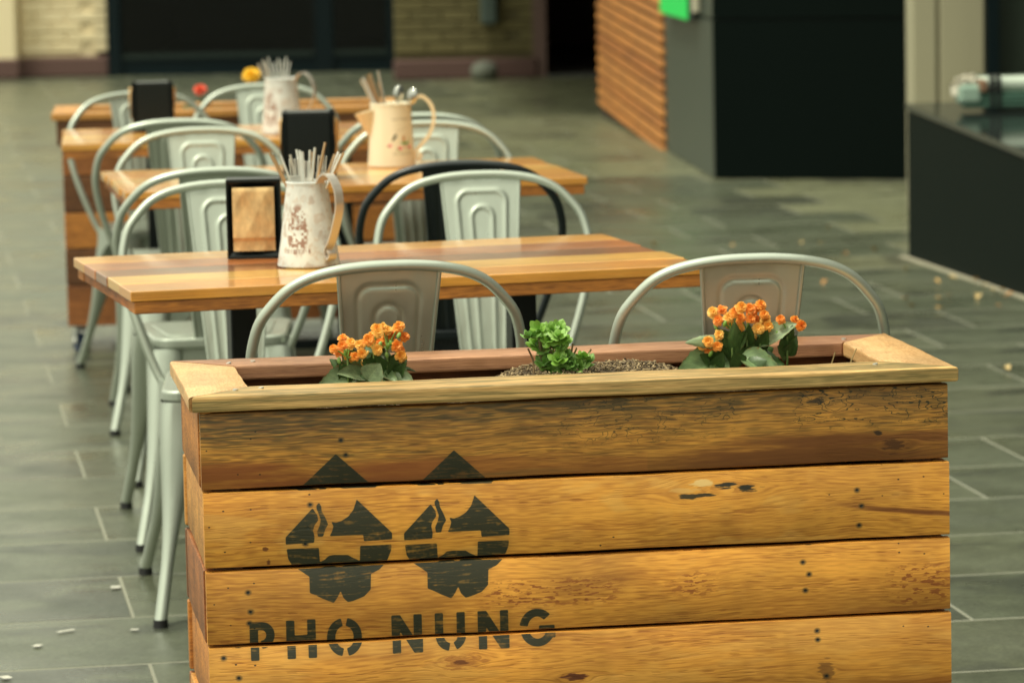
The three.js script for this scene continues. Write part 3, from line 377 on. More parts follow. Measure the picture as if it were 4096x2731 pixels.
function petalGeo(len, wid, yaw, el, z0, curl) { const P = [], I = []; const n = 3; for (let i = 0; i <= n; i++) for (const s of [-1, 0, 1]) { const t = i / n, w = wid * Math.sin(Math.PI * (0.1 + 0.72 * Math.pow(t, 1.25))) * 0.5, r = len * t; const e = el - curl * t; P.push(r * Math.cos(e), z0 + r * Math.sin(e) + Math.abs(s) * wid * 0.12, s * w); } for (let i = 0; i < n; i++) for (let j = 0; j < 2; j++) { const a = i * 3 + j; I.push(a, a + 1, a + 4, a, a + 4, a + 3); } const g = new THREE.BufferGeometry(); g.setAttribute('position', new THREE.Float32BufferAttribute(P, 3)); g.setAttribute('uv', new THREE.Float32BufferAttribute(new Float32Array(P.length / 3 * 2), 2)); g.setIndex(I); g.computeVertexNormals(); g.rotateY(yaw); return g; }
function blossomGeo(seed) { const R = rng(seed), gs = []; for (const [n, len, el, z0] of [[9, 0.0096, 0.1, 0], [8, 0.0086, 0.45, 0.0014], [7, 0.007, 0.85, 0.0024], [5, 0.005, 1.2, 0.0034]]) for (let i = 0; i < n; i++) gs.push(petalGeo(len * (0.85 + R() * 0.3), 0.0074, (i + R() * 0.5) / n * 6.283, el + (R() - 0.5) * 0.25, z0, 0.25)); gs.push(new THREE.CylinderGeometry(0.0022, 0.0008, 0.007, 6).translate(0, -0.0035, 0)); return merge(gs); }
const blossoms = [blossomGeo(1), blossomGeo(2), blossomGeo(3)];
const budGeo = new THREE.SphereGeometry(0.0034, 8, 6).scale(1, 1.7, 1);
const orange = [[0.97, 0.42, 0.06], [0.98, 0.5, 0.08], [0.95, 0.34, 0.045], [0.98, 0.58, 0.12]].map((q) => std(...q, 0.55, { side: THREE.DoubleSide, transmission: 0.25, thickness: 0 }));
const stemMat = std(0.13, 0.2, 0.05, 0.5), freshGreen = [[0.24, 0.44, 0.07], [0.34, 0.55, 0.14], [0.19, 0.36, 0.08]].map((q) => std(...q, 0.4, { side: THREE.DoubleSide, transmission: 0.2, thickness: 0 }));
function kalanchoe(label, u0, heads, leaves, hub, seed, buds = 8) {
  const h0 = soilH(u0, 0.22) - 0.005, t = thing('kalanchoe_plant', label, 'plant', PLW(u0, h0, 0.22), PSI), R = rng(seed), loc = (u, h, w = 0.2) => [u - u0, h - h0, -(w - 0.22)];
  for (const [b, tip, w, face, gi, mi, wb, wt] of leaves) putLeaf(t, loc(b[0], b[1], wb ?? 0.21), loc(tip[0], tip[1], wt ?? 0.17), w, face, gi, mi);
  for (const hb of hub) part('stem', tube([[hb[0] - u0, 0, 0], loc(hb[0], (hb[1] + h0) / 2), loc(hb[0], hb[1])], 0.0019, 8, 6), stemMat, t);
  for (const hb of hub) for (let i = 0; i < 6; i++) { const a = R() * 6.28, q = 0.012 + R() * 0.016, y = hb[1] - 0.03 + R() * 0.022; putLeaf(t, loc(hb[0], y - 0.012, 0.205), loc(hb[0] + Math.cos(a) * q, y + 0.006 + R() * 0.012, 0.205 + Math.sin(a) * q - 0.006), 0.022, [Math.cos(a) * 0.4, 0.5, 0.8], i % 3, 2); }
  heads.forEach(([u, h], i) => {
    const w = 0.2 + (R() - 0.5) * 0.04, p = loc(u, h, w); let best = hub[0]; for (const q of hub) if ((q[0] - u) ** 2 + (q[1] - h) ** 2 < (best[0] - u) ** 2 + (best[1] - h) ** 2) best = q;
    const s = loc(...best), d = V(p[0] - s[0], Math.max(0.01, p[1] - s[1]), p[2] - s[2] + 0.014).normalize();
    const b = part('blossom', blossoms[i % 3], orange[Math.floor(R() * 4)], t, p); b.quaternion.setFromUnitVectors(V(0, 1, 0), V(d.x * 0.8 + (R() - 0.5) * 0.5, d.y * 0.8, d.z + 0.65).normalize()); b.scale.setScalar(0.82 + R() * 0.25); b.rotateY(R() * 6);
    part('flower_stalk', tube([s, [mix(s[0], p[0], 0.5), mix(s[1], p[1], 0.6), mix(s[2], p[2], 0.5)], p], 0.0011, 5, 5), freshGreen[i % 3], t);
  });
  for (let i = 0; i < buds; i++) { const q = heads[Math.floor(R() * heads.length)], b = part('bud', budGeo, R() < 0.4 ? orange[3] : freshGreen[i % 2], t, loc(q[0] + (R() - 0.5) * 0.03, q[1] - 0.004 - R() * 0.018, 0.19 + R() * 0.03)); b.rotation.set(R() - 0.5, 0, R() - 0.5); }
  return t;
}
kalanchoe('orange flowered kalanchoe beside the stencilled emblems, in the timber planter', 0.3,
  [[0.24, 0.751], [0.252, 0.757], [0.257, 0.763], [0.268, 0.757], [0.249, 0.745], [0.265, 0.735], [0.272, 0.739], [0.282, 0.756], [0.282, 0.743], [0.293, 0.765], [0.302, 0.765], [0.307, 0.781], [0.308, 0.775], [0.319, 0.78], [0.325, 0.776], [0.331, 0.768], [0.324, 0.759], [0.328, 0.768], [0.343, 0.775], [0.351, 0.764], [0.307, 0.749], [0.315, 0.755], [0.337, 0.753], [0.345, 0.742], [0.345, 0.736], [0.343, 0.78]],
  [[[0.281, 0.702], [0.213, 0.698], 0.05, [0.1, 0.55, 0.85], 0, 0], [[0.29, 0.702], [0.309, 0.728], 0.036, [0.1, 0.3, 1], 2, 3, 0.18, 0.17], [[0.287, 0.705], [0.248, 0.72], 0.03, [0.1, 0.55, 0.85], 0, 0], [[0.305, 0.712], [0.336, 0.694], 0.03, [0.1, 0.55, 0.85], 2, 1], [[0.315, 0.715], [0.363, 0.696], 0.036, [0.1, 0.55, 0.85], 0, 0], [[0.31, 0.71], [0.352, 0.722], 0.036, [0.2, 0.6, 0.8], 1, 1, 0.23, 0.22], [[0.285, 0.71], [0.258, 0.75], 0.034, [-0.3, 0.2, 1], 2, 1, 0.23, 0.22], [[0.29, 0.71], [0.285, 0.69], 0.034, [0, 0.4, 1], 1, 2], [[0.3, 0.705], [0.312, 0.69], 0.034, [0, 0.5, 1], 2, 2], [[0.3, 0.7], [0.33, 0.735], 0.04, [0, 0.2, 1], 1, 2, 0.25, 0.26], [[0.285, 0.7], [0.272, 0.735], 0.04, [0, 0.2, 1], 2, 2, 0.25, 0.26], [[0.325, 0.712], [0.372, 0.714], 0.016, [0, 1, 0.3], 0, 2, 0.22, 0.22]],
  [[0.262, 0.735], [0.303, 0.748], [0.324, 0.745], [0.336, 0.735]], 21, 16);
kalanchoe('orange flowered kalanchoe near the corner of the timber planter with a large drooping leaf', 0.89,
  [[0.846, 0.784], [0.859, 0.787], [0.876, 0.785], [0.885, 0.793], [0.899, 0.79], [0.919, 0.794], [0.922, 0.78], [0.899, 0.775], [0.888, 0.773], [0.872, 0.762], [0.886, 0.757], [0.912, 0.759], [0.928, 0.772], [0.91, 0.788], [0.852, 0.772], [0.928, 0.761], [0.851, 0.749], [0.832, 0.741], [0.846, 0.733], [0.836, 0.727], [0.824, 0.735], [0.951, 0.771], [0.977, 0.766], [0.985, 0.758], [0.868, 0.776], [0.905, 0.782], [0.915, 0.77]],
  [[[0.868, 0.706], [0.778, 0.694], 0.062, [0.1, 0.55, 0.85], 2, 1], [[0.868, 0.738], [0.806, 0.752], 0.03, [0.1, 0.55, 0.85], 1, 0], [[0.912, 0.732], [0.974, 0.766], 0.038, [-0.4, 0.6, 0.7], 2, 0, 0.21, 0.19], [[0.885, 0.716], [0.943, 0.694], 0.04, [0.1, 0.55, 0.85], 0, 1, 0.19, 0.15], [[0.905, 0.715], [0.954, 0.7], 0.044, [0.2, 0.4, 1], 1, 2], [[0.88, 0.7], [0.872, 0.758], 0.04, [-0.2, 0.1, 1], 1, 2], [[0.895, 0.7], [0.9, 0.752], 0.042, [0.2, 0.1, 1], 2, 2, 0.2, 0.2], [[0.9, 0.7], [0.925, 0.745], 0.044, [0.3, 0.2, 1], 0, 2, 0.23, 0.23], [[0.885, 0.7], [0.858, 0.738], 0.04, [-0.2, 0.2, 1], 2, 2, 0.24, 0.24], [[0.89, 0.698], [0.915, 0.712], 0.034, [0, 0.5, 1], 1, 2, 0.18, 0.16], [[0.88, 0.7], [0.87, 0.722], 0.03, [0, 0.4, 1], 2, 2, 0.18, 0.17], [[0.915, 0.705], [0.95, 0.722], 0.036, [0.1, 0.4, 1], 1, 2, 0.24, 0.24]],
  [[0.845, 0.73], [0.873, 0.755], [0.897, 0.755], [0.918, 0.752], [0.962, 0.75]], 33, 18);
{ // small leafy succulent
  const u0 = 0.59, h0 = soilH(u0, 0.22) - 0.012, t = thing('jade_shrub', 'small bright green leafy succulent between the two orange flowering plants', 'plant', PLW(u0, h0, 0.22), PSI), R = rng(9), loc = (u, h, w) => [u - u0, h - h0, -(w - 0.22)];
  const lg = (() => { const g = leafGeo(0, 0.3, 0.15, 0.44), p = g.attributes.position; for (let i = 0; i < p.count; i++) { const y = p.getY(i); p.setX(i, p.getX(i) * (0.35 + 0.95 * y)); } g.computeVertexNormals(); return g; })(); const ros = [1, 2, 3].map((s) => { const r = rng(s + 60), gs = []; for (const [n, el, L] of [[5, 0.2, 0.0165], [5, 0.6, 0.014], [3, 1.1, 0.01]]) for (let i = 0; i < n; i++) { const g = lg.clone(); g.scale(L * 1.1, L * (0.8 + r() * 0.4), L); g.rotateX(Math.PI / 2 - el - (r() - 0.5) * 0.3); g.rotateY((i + r() * 0.6) / n * 6.283); gs.push(g); } return merge(gs); });
  const heads = [[0.55, 0.758], [0.565, 0.767], [0.572, 0.752], [0.586, 0.766], [0.598, 0.768], [0.602, 0.751], [0.581, 0.752], [0.593, 0.758], [0.573, 0.715], [0.625, 0.71], [0.599, 0.706], [0.578, 0.703], [0.56, 0.744], [0.64, 0.712], [0.612, 0.714], [0.568, 0.736], [0.585, 0.738], [0.6, 0.738], [0.577, 0.724], [0.592, 0.722], [0.606, 0.724], [0.632, 0.722], [0.618, 0.704]];
  heads.forEach(([u, h], i) => { const w = 0.2 + (R() - 0.5) * 0.03, m = part('leaf_rosette', ros[i % 3], freshGreen[Math.floor(R() * 3)], t, loc(u, h, w), [0.5 + (R() - 0.5) * 0.8, R() * 6, (R() - 0.5) * 0.8]); m.scale.setScalar(i > 7 && i < 12 ? 1.25 : 1.05); });
  for (const [u, hh] of [[0.57, 0.75], [0.58, 0.75], [0.59, 0.755], [0.6, 0.748], [0.565, 0.755]]) part('stem', tube([loc(u + (R() - 0.5) * 0.02, h0, 0.21), loc(u + 0.003, 0.72, 0.205), loc(u, hh, 0.2)], 0.0026, 8, 6), std(0.17, 0.13, 0.06, 0.8), t);
  for (const [a, b] of [[[0.6, 0.7], [0.622, 0.738]], [[0.603, 0.7], [0.616, 0.745]], [[0.555, 0.7], [0.545, 0.74]], [[0.62, 0.705], [0.645, 0.735]]]) part('dry_twig', tube([loc(...a, 0.2), loc((a[0] + b[0]) / 2 + 0.004, (a[1] + b[1]) / 2, 0.2), loc(...b, 0.19)], 0.0016, 6, 5), std(0.25, 0.16, 0.08, 0.9), t);
  const dl = putLeaf(t, loc(0.645, 0.695, 0.2), loc(0.672, 0.708, 0.19), 0.02, [-0.4, 0.5, 0.7], 1, 2, 'withered_leaf'); dl.material = std(0.16, 0.12, 0.06, 0.9, { side: THREE.DoubleSide });
}
for (const [u, h, du, dh, w] of [[1.035, 0.66, 0.012, 0.05, 'upright dry stalk in the planter soil near its corner, middle one of three'], [1.06, 0.655, 0.022, 0.06, 'leaning dry stalk nearest the end board of the planter rim'], [1.01, 0.66, -0.01, 0.03, 'short dry stalk closest to the orange plant near the planter corner']]) single('dry_stalk', w, 'stalk', tube([PLW(u, h - 0.06, 0.24), PLW(u + du * 0.6, h + dh * 0.6, 0.235), PLW(u + du, h + dh, 0.23)], 0.0011, 6, 5), std(0.45, 0.33, 0.15, 0.8), undefined, undefined, 'dry stalks in the planter');

// ---------------------------------------------------------------- metal chairs
const chairGrey = new THREE.MeshPhysicalMaterial({ color: new THREE.Color(0.48, 0.52, 0.445), metalness: 0.62, roughness: 0.37, clearcoat: 0.5, clearcoatRoughness: 0.15 });
const wearMap = paint(512, 512, (a, b, c) => { const n = fbm(a * 9, b * 9, 4), sc = sstep(0.72, 0.9, noise(a * 14, b * 220)) * 0.5; c[0] = c[1] = c[2] = 150 + 150 * (n - 0.5) + 60 * sc; }, false);
chairGrey.roughnessMap = wearMap; chairGrey.roughness = 0.66;
const chairBlack = new THREE.MeshPhysicalMaterial({ color: new THREE.Color(0.004, 0.009, 0.011), roughness: 0.35, clearcoat: 0.3, clearcoatRoughness: 0.15 });
const zLean = (y) => -0.165 - 0.1 * Math.pow(clamp((y - 0.45) / 0.4, 0, 1.2), 1.1);
const hoopGeo = (() => { const half = [[0.1463, 0.41, -0.15], [0.1703, 0.46], [0.2027, 0.55], [0.2215, 0.62], [0.2294, 0.68], [0.2257, 0.715], [0.2153, 0.75], [0.2006, 0.772], [0.1672, 0.806], [0.1338, 0.8235], [0.0888, 0.8345], [0.0418, 0.8395]].map(([x, y, z]) => V(x, y, z ?? zLean(y))); const pts = [...half.map((p) => p.clone()), V(0, 0.8405, zLean(0.8405)), ...half.reverse().map((p) => V(-p.x, p.y, p.z))]; return tube(pts, 0.0093, 110, 12); })();
const splatGeo = (() => { const n = 90, m = 56, P = [], U = [], I = []; const y0 = 0.455, y1 = 0.836; const bead = (d) => 0.0036 * Math.exp(-((d / 0.0038) ** 2));
  const uDist = (x, y, a, r, top) => { const ax = Math.abs(x); if (y < top - r) return Math.abs(ax - a); const dx = Math.max(0, ax - (a - r)), dy = y - (top - r); if (ax < a - r) return Math.abs(y - top); return Math.abs(Math.hypot(dx, dy) - r); };
  for (let i = 0; i <= n; i++) for (let j = 0; j <= m; j++) { const t = i / n, y = mix(y0, y1, t), hw = mix(0.054, 0.0845, Math.pow(t, 0.9)), x = (j / m * 2 - 1) * hw, k = hw / 0.0845; const st = sstep(0.0025, -0.0025, uDist(x, y, 0.055 * k, 0.026, 0.807) - 1e9) ; void st; const z = zLean(y) + bead(uDist(x, y, 0.055 * k, 0.026, 0.806)) + bead(uDist(x, y, 0.0245 * k, 0.0235, 0.773)) - 0.004 * (x / hw) ** 2 * 0; P.push(x, y, z); U.push(j / m, t); }
  const k = m + 1; for (let i = 0; i < n; i++) for (let j = 0; j < m; j++) { const a = i * k + j; I.push(a, a + 1, a + k + 1, a, a + k + 1, a + k); }
  const front = new THREE.BufferGeometry(); front.setAttribute('position', new THREE.Float32BufferAttribute(P, 3)); front.setAttribute('uv', new THREE.Float32BufferAttribute(U, 2)); front.setIndex(I); front.computeVertexNormals();
  return front; })();
const splatEdge = (s) => { const p = []; for (let i = 0; i <= 10; i++) { const t = i / 10, y = mix(0.45, 0.838, t); p.push(V(s * (mix(0.054, 0.0845, Math.pow(t, 0.9)) + 0.001), y, zLean(y) - 0.002)); } return tube(p, 0.0036, 20, 6); };
const legGeo = (top, foot) => { const n = 26, m = 14, P = [], I = [], U = []; const A = V(...top), B = V(...foot), bow = V(Math.sign(B.x) * 0.006, 0, Math.sign(B.z) * 0.006); for (let i = 0; i <= n; i++) { const t = i / n, c = A.clone().lerp(B, t).addScaledVector(bow, -Math.sin(t * Math.PI)), k = sstep(0.82, 0.02, t), wx = mix(0.0125, 0.039, k), wz = mix(0.0125, 0.034, k), sq = mix(2, 3.2, k); for (let j = 0; j < m; j++) { const a = j / m * 6.283185, ca = Math.cos(a), sa = Math.sin(a); const fl = t > 0.8 ? 0.0007 : 0; P.push(c.x + (wx + fl) * Math.sign(ca) * Math.pow(Math.abs(ca), 2 / sq), c.y, c.z + (wz + fl) * Math.sign(sa) * Math.pow(Math.abs(sa), 2 / sq)); U.push(j / m, t); } } for (let i = 0; i < n; i++) for (let j = 0; j < m; j++) { const a = i * m + j, b = i * m + (j + 1) % m; I.push(a, b, b + m, a, b + m, a + m); } const g = new THREE.BufferGeometry(); g.setAttribute('position', new THREE.Float32BufferAttribute(P, 3)); g.setAttribute('uv', new THREE.Float32BufferAttribute(U, 2)); g.setIndex(I); g.computeVertexNormals(); return g; };
const LEGS = [[[0.148, 0.435, 0.142], [0.212, 0.012, 0.295]], [[-0.148, 0.435, 0.142], [-0.212, 0.012, 0.295]], [[0.122, 0.435, -0.138], [0.196, 0.012, -0.305]], [[-0.122, 0.435, -0.138], [-0.196, 0.012, -0.305]]];
const legGeos = LEGS.map(([a, b]) => legGeo(a, b)), footGeo = new THREE.CylinderGeometry(0.0145, 0.0155, 0.016, 14);
const archGeo = (w) => { const s = new THREE.Shape(); s.moveTo(-w, 0.445); s.lineTo(w, 0.445); s.lineTo(w + 0.022, 0.3); s.quadraticCurveTo(w - 0.03, 0.41, 0, 0.412); s.quadraticCurveTo(-w + 0.03, 0.41, -w - 0.022, 0.3); return new THREE.ExtrudeGeometry(s, { depth: 0.003, bevelEnabled: false, curveSegments: 14 }); };
const seatShape = (k, bz) => { const s = new THREE.Shape(), f = 0.178 * k, b = 0.142 * k, zf = 0.172 * k, zb = -0.17 * k, r = 0.035; s.moveTo(-b + r, zb); s.lineTo(b - r, zb); s.quadraticCurveTo(b, zb, b + 0.003, zb + r); s.lineTo(f, zf - r); s.quadraticCurveTo(f, zf, f - r, zf); s.lineTo(-f + r, zf); s.quadraticCurveTo(-f, zf, -f, zf - r); s.lineTo(-b - 0.003, zb + r); s.quadraticCurveTo(-b, zb, -b + r, zb); return new THREE.ExtrudeGeometry(s, { depth: bz, bevelEnabled: true, bevelSize: bz * 0.5, bevelThickness: bz * 0.5, bevelSegments: 3, curveSegments: 6 }).rotateX(PI_2); };
const PI_2 = Math.PI / 2, seatGeo = seatShape(1, 0.012), seatPan = seatShape(0.8, 0.002);
function makeChair(mat) {
  const t = new THREE.Group(); part('back_hoop', hoopGeo, mat, t); const sp = part('backrest', splatGeo, mat, t); part('rolled_edge', splatEdge(1), mat, sp); part('rolled_edge', splatEdge(-1), mat, sp);
  const st = part('seat', seatGeo, mat, t, [0, 0.452, 0]); part('seat_pressing', seatPan, mat, st, [0, 0.0075, 0]);
  LEGS.forEach(([, b], i) => { const l = part('leg', legGeos[i], mat, t); part('rubber_foot', footGeo, blackRubber, l, [b[0], 0.008, b[2]]); });
  const arF = archGeo(0.145), arB = archGeo(0.118), ap = (g, pos, ry) => part('apron', g, mat, t, pos, [0, ry, 0]); ap(arF, [0, 0, 0.158], 0); ap(arB, [0, 0, -0.158], 0); ap(arF, [0.15, 0, 0.002], Math.PI / 2 - 0.1); ap(arF, [-0.153, 0, 0.002], Math.PI / 2 + 0.1);
  part('cross_brace', merge([bar([0.17, 0.27, 0.2], [-0.15, 0.27, -0.2], 0.007), bar([-0.17, 0.272, 0.2], [0.15, 0.272, -0.2], 0.007)]), mat, t);
  return t;
}
const APEX = -0.265;
function placeChair(base, label, x, z, th) { const c = base.clone(); c.name = numbered('metal_chair'); c.userData = { label, category: 'chair', group: 'metal chairs around the timber tables' }; c.position.set(x - Math.sin(th) * APEX, 0, z - Math.cos(th) * APEX); c.rotation.y = th; scene.add(c); return c; }
const grey = makeChair(chairGrey), black = makeChair(chairBlack), PI = Math.PI;
[['grey metal chair whose back rises behind the orange plant beside the emblems', -0.2, -6.26, PI + 0.2], ['grey metal chair whose back rises behind the plant with the large drooping leaf', 0.4, -6.25, PI + 0.1],
  ['grey metal chair facing the camera behind the napkin holder with the kraft napkins', -0.6, -8.08, 0.17], ['grey metal chair facing the camera in front of the black chair', -0.062, -8.18, 0.12], ['grey metal chair at the middle table, near side, left of the black chair', -0.645, -8.44, PI + 0.13],
  ['grey metal chair facing the camera at the middle table, left of its napkin holder', -0.795, -9.87, 0.13], ['grey metal chair facing the camera behind the cream floral jug', -0.215, -9.95, 0.08], ['grey metal chair at the near side of the far table, leftmost of that side', -0.885, -10.24, PI + 0.08], ['grey metal chair at the far table, near side, right-hand one behind the cream jug', -0.245, -10.28, PI + 0.05],
  ['grey metal chair beyond the far table, behind the black napkin holder farthest away', -1.135, -11.68, 0.36], ['grey metal chair beyond the far table, behind the farthest cutlery jug', -0.765, -11.98, 0.15]].forEach((a) => placeChair(grey, ...a));
placeChair(black, 'black metal chair at the middle table, the only black one', -0.105, -8.49, PI + 0.1);

// ---------------------------------------------------------------- timber tables
const tw = (seed, l, d) => new THREE.MeshPhysicalMaterial({ ...{ map: null }, roughness: 0.42, clearcoat: 0.75, clearcoatRoughness: 0.1, ...(() => { const t = wood(1024, 128, 1.1, 0.135, seed, l, d); return { map: t.map, bumpMap: t.bump, bumpScale: 0.0002 }; })() });
const tableWood = { y: tw(61, [236, 172, 72], [190, 122, 44]), y2: tw(62, [238, 184, 90], [196, 136, 58]), r: tw(63, [204, 124, 58], [136, 72, 34]), b: tw(64, [164, 100, 52], [80, 46, 26]), o: tw(65, [230, 162, 68], [180, 112, 42]) };
const edgeWood = [woodMat(wood(512, 64, 1.1, 0.02, 70, [196, 124, 52], [110, 62, 26])), woodMat(wood(512, 64, 1.1, 0.02, 71, [188, 110, 44], [96, 52, 22]))];
const blackSteel = std(0.004, 0.007, 0.008, 0.3, { specularIntensity: 0.6 });
function table(label, x, z, yaw, L, W, order, seed) {
  const t = thing('timber_table', label, 'table', [x, 0, z], yaw, 'timber tables in a row'), R = rng(seed), pw = W / 5;
  order.forEach((k, i) => { const l = L + (R() - 0.5) * 0.014; part('plank', board(l, 0.019, pw - 0.0025, 0.0022, R()), tableWood[k], t, [(R() - 0.5) * 0.008, 0.7405 + (R() - 0.5) * 0.001, -W / 2 + (i + 0.5) * pw]); });
  for (const s of [-1, 1]) { part('edge_board', board(L - 0.012, 0.022, 0.07, 0.002, R()), edgeWood[0], t, [0, 0.7195, s * (W / 2 - 0.038)]); part('end_board', board(W - 0.15, 0.022, 0.07, 0.002, R()), edgeWood[1], t, [s * (L / 2 - 0.043), 0.7195, 0], [0, PI / 2, 0]); }
  for (const s of [-1, 1]) { const p = part('post', rbox(0.05, 0.66, 0.05, 0.004, s * 0.275, 0.374, 0), blackSteel, t); part('top_plate', box(0.08, 0.006, 0.4, s * 0.275, 0.705, 0), blackSteel, p); part('foot_bar', merge([rbox(0.06, 0.03, 0.56, 0.008, s * 0.275, 0.03, 0), ...[-1, 1].map((q) => new THREE.CylinderGeometry(0.018, 0.02, 0.016, 12).translate(s * 0.275, 0.008, q * 0.25))]), blackSteel, p); }
  part('stretcher', rbox(0.5, 0.03, 0.03, 0.004, 0, 0.12, 0), blackSteel, t);
  return t;
}
table('timber table nearest the planter, with the kraft napkin holder and rusty white jug', -0.247, -7.255, 14.8 * PI / 180, 1.08, 0.69, ['y', 'r', 'b', 'y2', 'o'], 3);
table('middle timber table with the cream floral jug', -0.424, -9.461, 10 * PI / 180, 1.12, 0.72, ['y', 'o', 'y2', 'y', 'o'], 4);
table('far timber table before the distant planter', -0.761, -11.154, 6 * PI / 180, 1.08, 0.66, ['o', 'r', 'y2', 'o', 'y'], 5);

// ---------------------------------------------------------------- things on the tables
const kraft = new THREE.MeshPhysicalMaterial({ map: paint(256, 256, (s, t, c) => { const k = 0.9 + 0.25 * (fbm(s * 8, t * 8, 4) - 0.5) + 0.08 * (noise(s * 200, t * 200) - 0.5); c[0] = 232 * k; c[1] = 192 * k; c[2] = 134 * k; }), roughness: 0.85 });
const plasticBlack = std(0.004, 0.007, 0.007, 0.3, { specularIntensity: 0.6 });
function napkinHolder(label, pos, turn, w, h, d) {
  const t = thing('napkin_holder', label, 'napkin holder', pos, turn, 'napkin holders on the tables'); const f = 0.014;
  part('body', merge([rbox(w, 0.006, d, 0.002, 0, 0.003, 0), rbox(w, 0.006, d, 0.002, 0, h - 0.003, 0), rbox(0.004, h - 0.012, d - 0.002, 0.0015, -w / 2 + 0.002, h / 2, 0), rbox(0.004, h - 0.012, d - 0.002, 0.0015, w / 2 - 0.002, h / 2, 0)]), plasticBlack, t);
  for (const s of [-1, 1]) { // bevelled frame and the folded napkins behind it
    const P = [], zo = s * d / 2, zi = s * (d / 2 - 0.012), O = [[-w / 2, 0], [w / 2, 0], [w / 2, h], [-w / 2, h]], N = [[-w / 2 + f, f * 1.2], [w / 2 - f, f * 1.2], [w / 2 - f, h - f * 1.2], [-w / 2 + f, h - f * 1.2]];
    for (let i = 0; i < 4; i++) { const j = (i + 1) % 4, a = [...O[i], zo], b = [...O[j], zo], c = [...N[j], zi], e = [...N[i], zi]; P.push(...a, ...b, ...c, ...a, ...c, ...e); const a2 = [O[i][0], O[i][1], zi - s * 0.001], b2 = [O[j][0], O[j][1], zi - s * 0.001]; P.push(...a, ...b, ...b2, ...a, ...b2, ...a2); }
    const g = new THREE.BufferGeometry(); g.setAttribute('position', new THREE.Float32BufferAttribute(P, 3)); g.computeVertexNormals(); part('frame', g, plasticBlack, t);
    const q = new THREE.PlaneGeometry(w - 2 * f + 0.004, h - 2.4 * f + 0.004, 30, 40), p = q.attributes.position; for (let i = 0; i < p.count; i++) { const x = p.getX(i) / w, y = p.getY(i) / h; let z = 0.004 * (1 - (2 * x) ** 2) + 0.011 * (fbm(x * 4 + 3 + s, y * 3 + x * 3, 3) - 0.5) + 0.004 * Math.abs(Math.sin((x * 0.8 + y * 0.6 + 0.2) * 4)) - 0.002 * Math.abs(Math.sin(x * 7 - y * 5)) + 0.012 - 0.005 * sstep(-0.24, -0.27, y) ; if (y > 0.36) z -= 0.006 * (y - 0.36) / 0.06; p.setZ(i, z); } q.computeVertexNormals(); if (s < 0) q.rotateY(PI); q.translate(0, h / 2, s * (d / 2 - 0.013)); part('napkins', q, kraft, t);
  }
  return t;
}
napkinHolder('black napkin holder with kraft napkins facing the camera on the nearest table', [-0.497, 0.7505, -7.39], 0.04, 0.105, 0.153, 0.09);
napkinHolder('black napkin holder seen edge on, on the middle table', [-0.487, 0.7505, -9.33], PI / 2 + 0.02, 0.116, 0.166, 0.128);
napkinHolder('black napkin holder on the far table, farthest away', [-1.052, 0.7505, -11.3], PI / 2 + 0.12, 0.11, 0.145, 0.122);

const rustyTex = paint(1024, 512, (s, t, c) => {
  const k = 0.93 + 0.22 * (fbm(s * 16, t * 6, 4) - 0.5); c[0] = 228 * k; c[1] = 230 * k; c[2] = 226 * k; const st = sstep(0.55, 0.75, fbm(s * 30, t * 18, 4)); tint(c, [190, 164, 144], st * 0.4);
  const x = (s - 0.25) * 13, y = (t - 0.44) * 3; // worn brown print
  const em = sstep(1, 0.75, Math.hypot(x * 1.0, y)) * sstep(0.44, 0.6, fbm(s * 60, t * 30, 4) + 0.1 * Math.sin(y * 9)); tint(c, [124, 78, 58], em * 0.72);
  const line = sstep(0.55, 0.6, noise(s * 260, t * 3)) * sstep(0.03, 0.02, Math.abs(t - 0.2)) * sstep(0.085, 0.075, Math.abs(s - 0.25)); tint(c, [112, 66, 48], line * 0.75);
  const rust = sstep(0.62, 0.74, fbm(s * 12 + 9, t * 5, 4)) * 0.25; tint(c, [130, 86, 60], rust);
});
const rustyWhite = new THREE.MeshPhysicalMaterial({ map: rustyTex, roughness: 0.5, side: THREE.DoubleSide }), handleMetal = std(0.6, 0.54, 0.48, 0.3, { metalness: 0.4 });
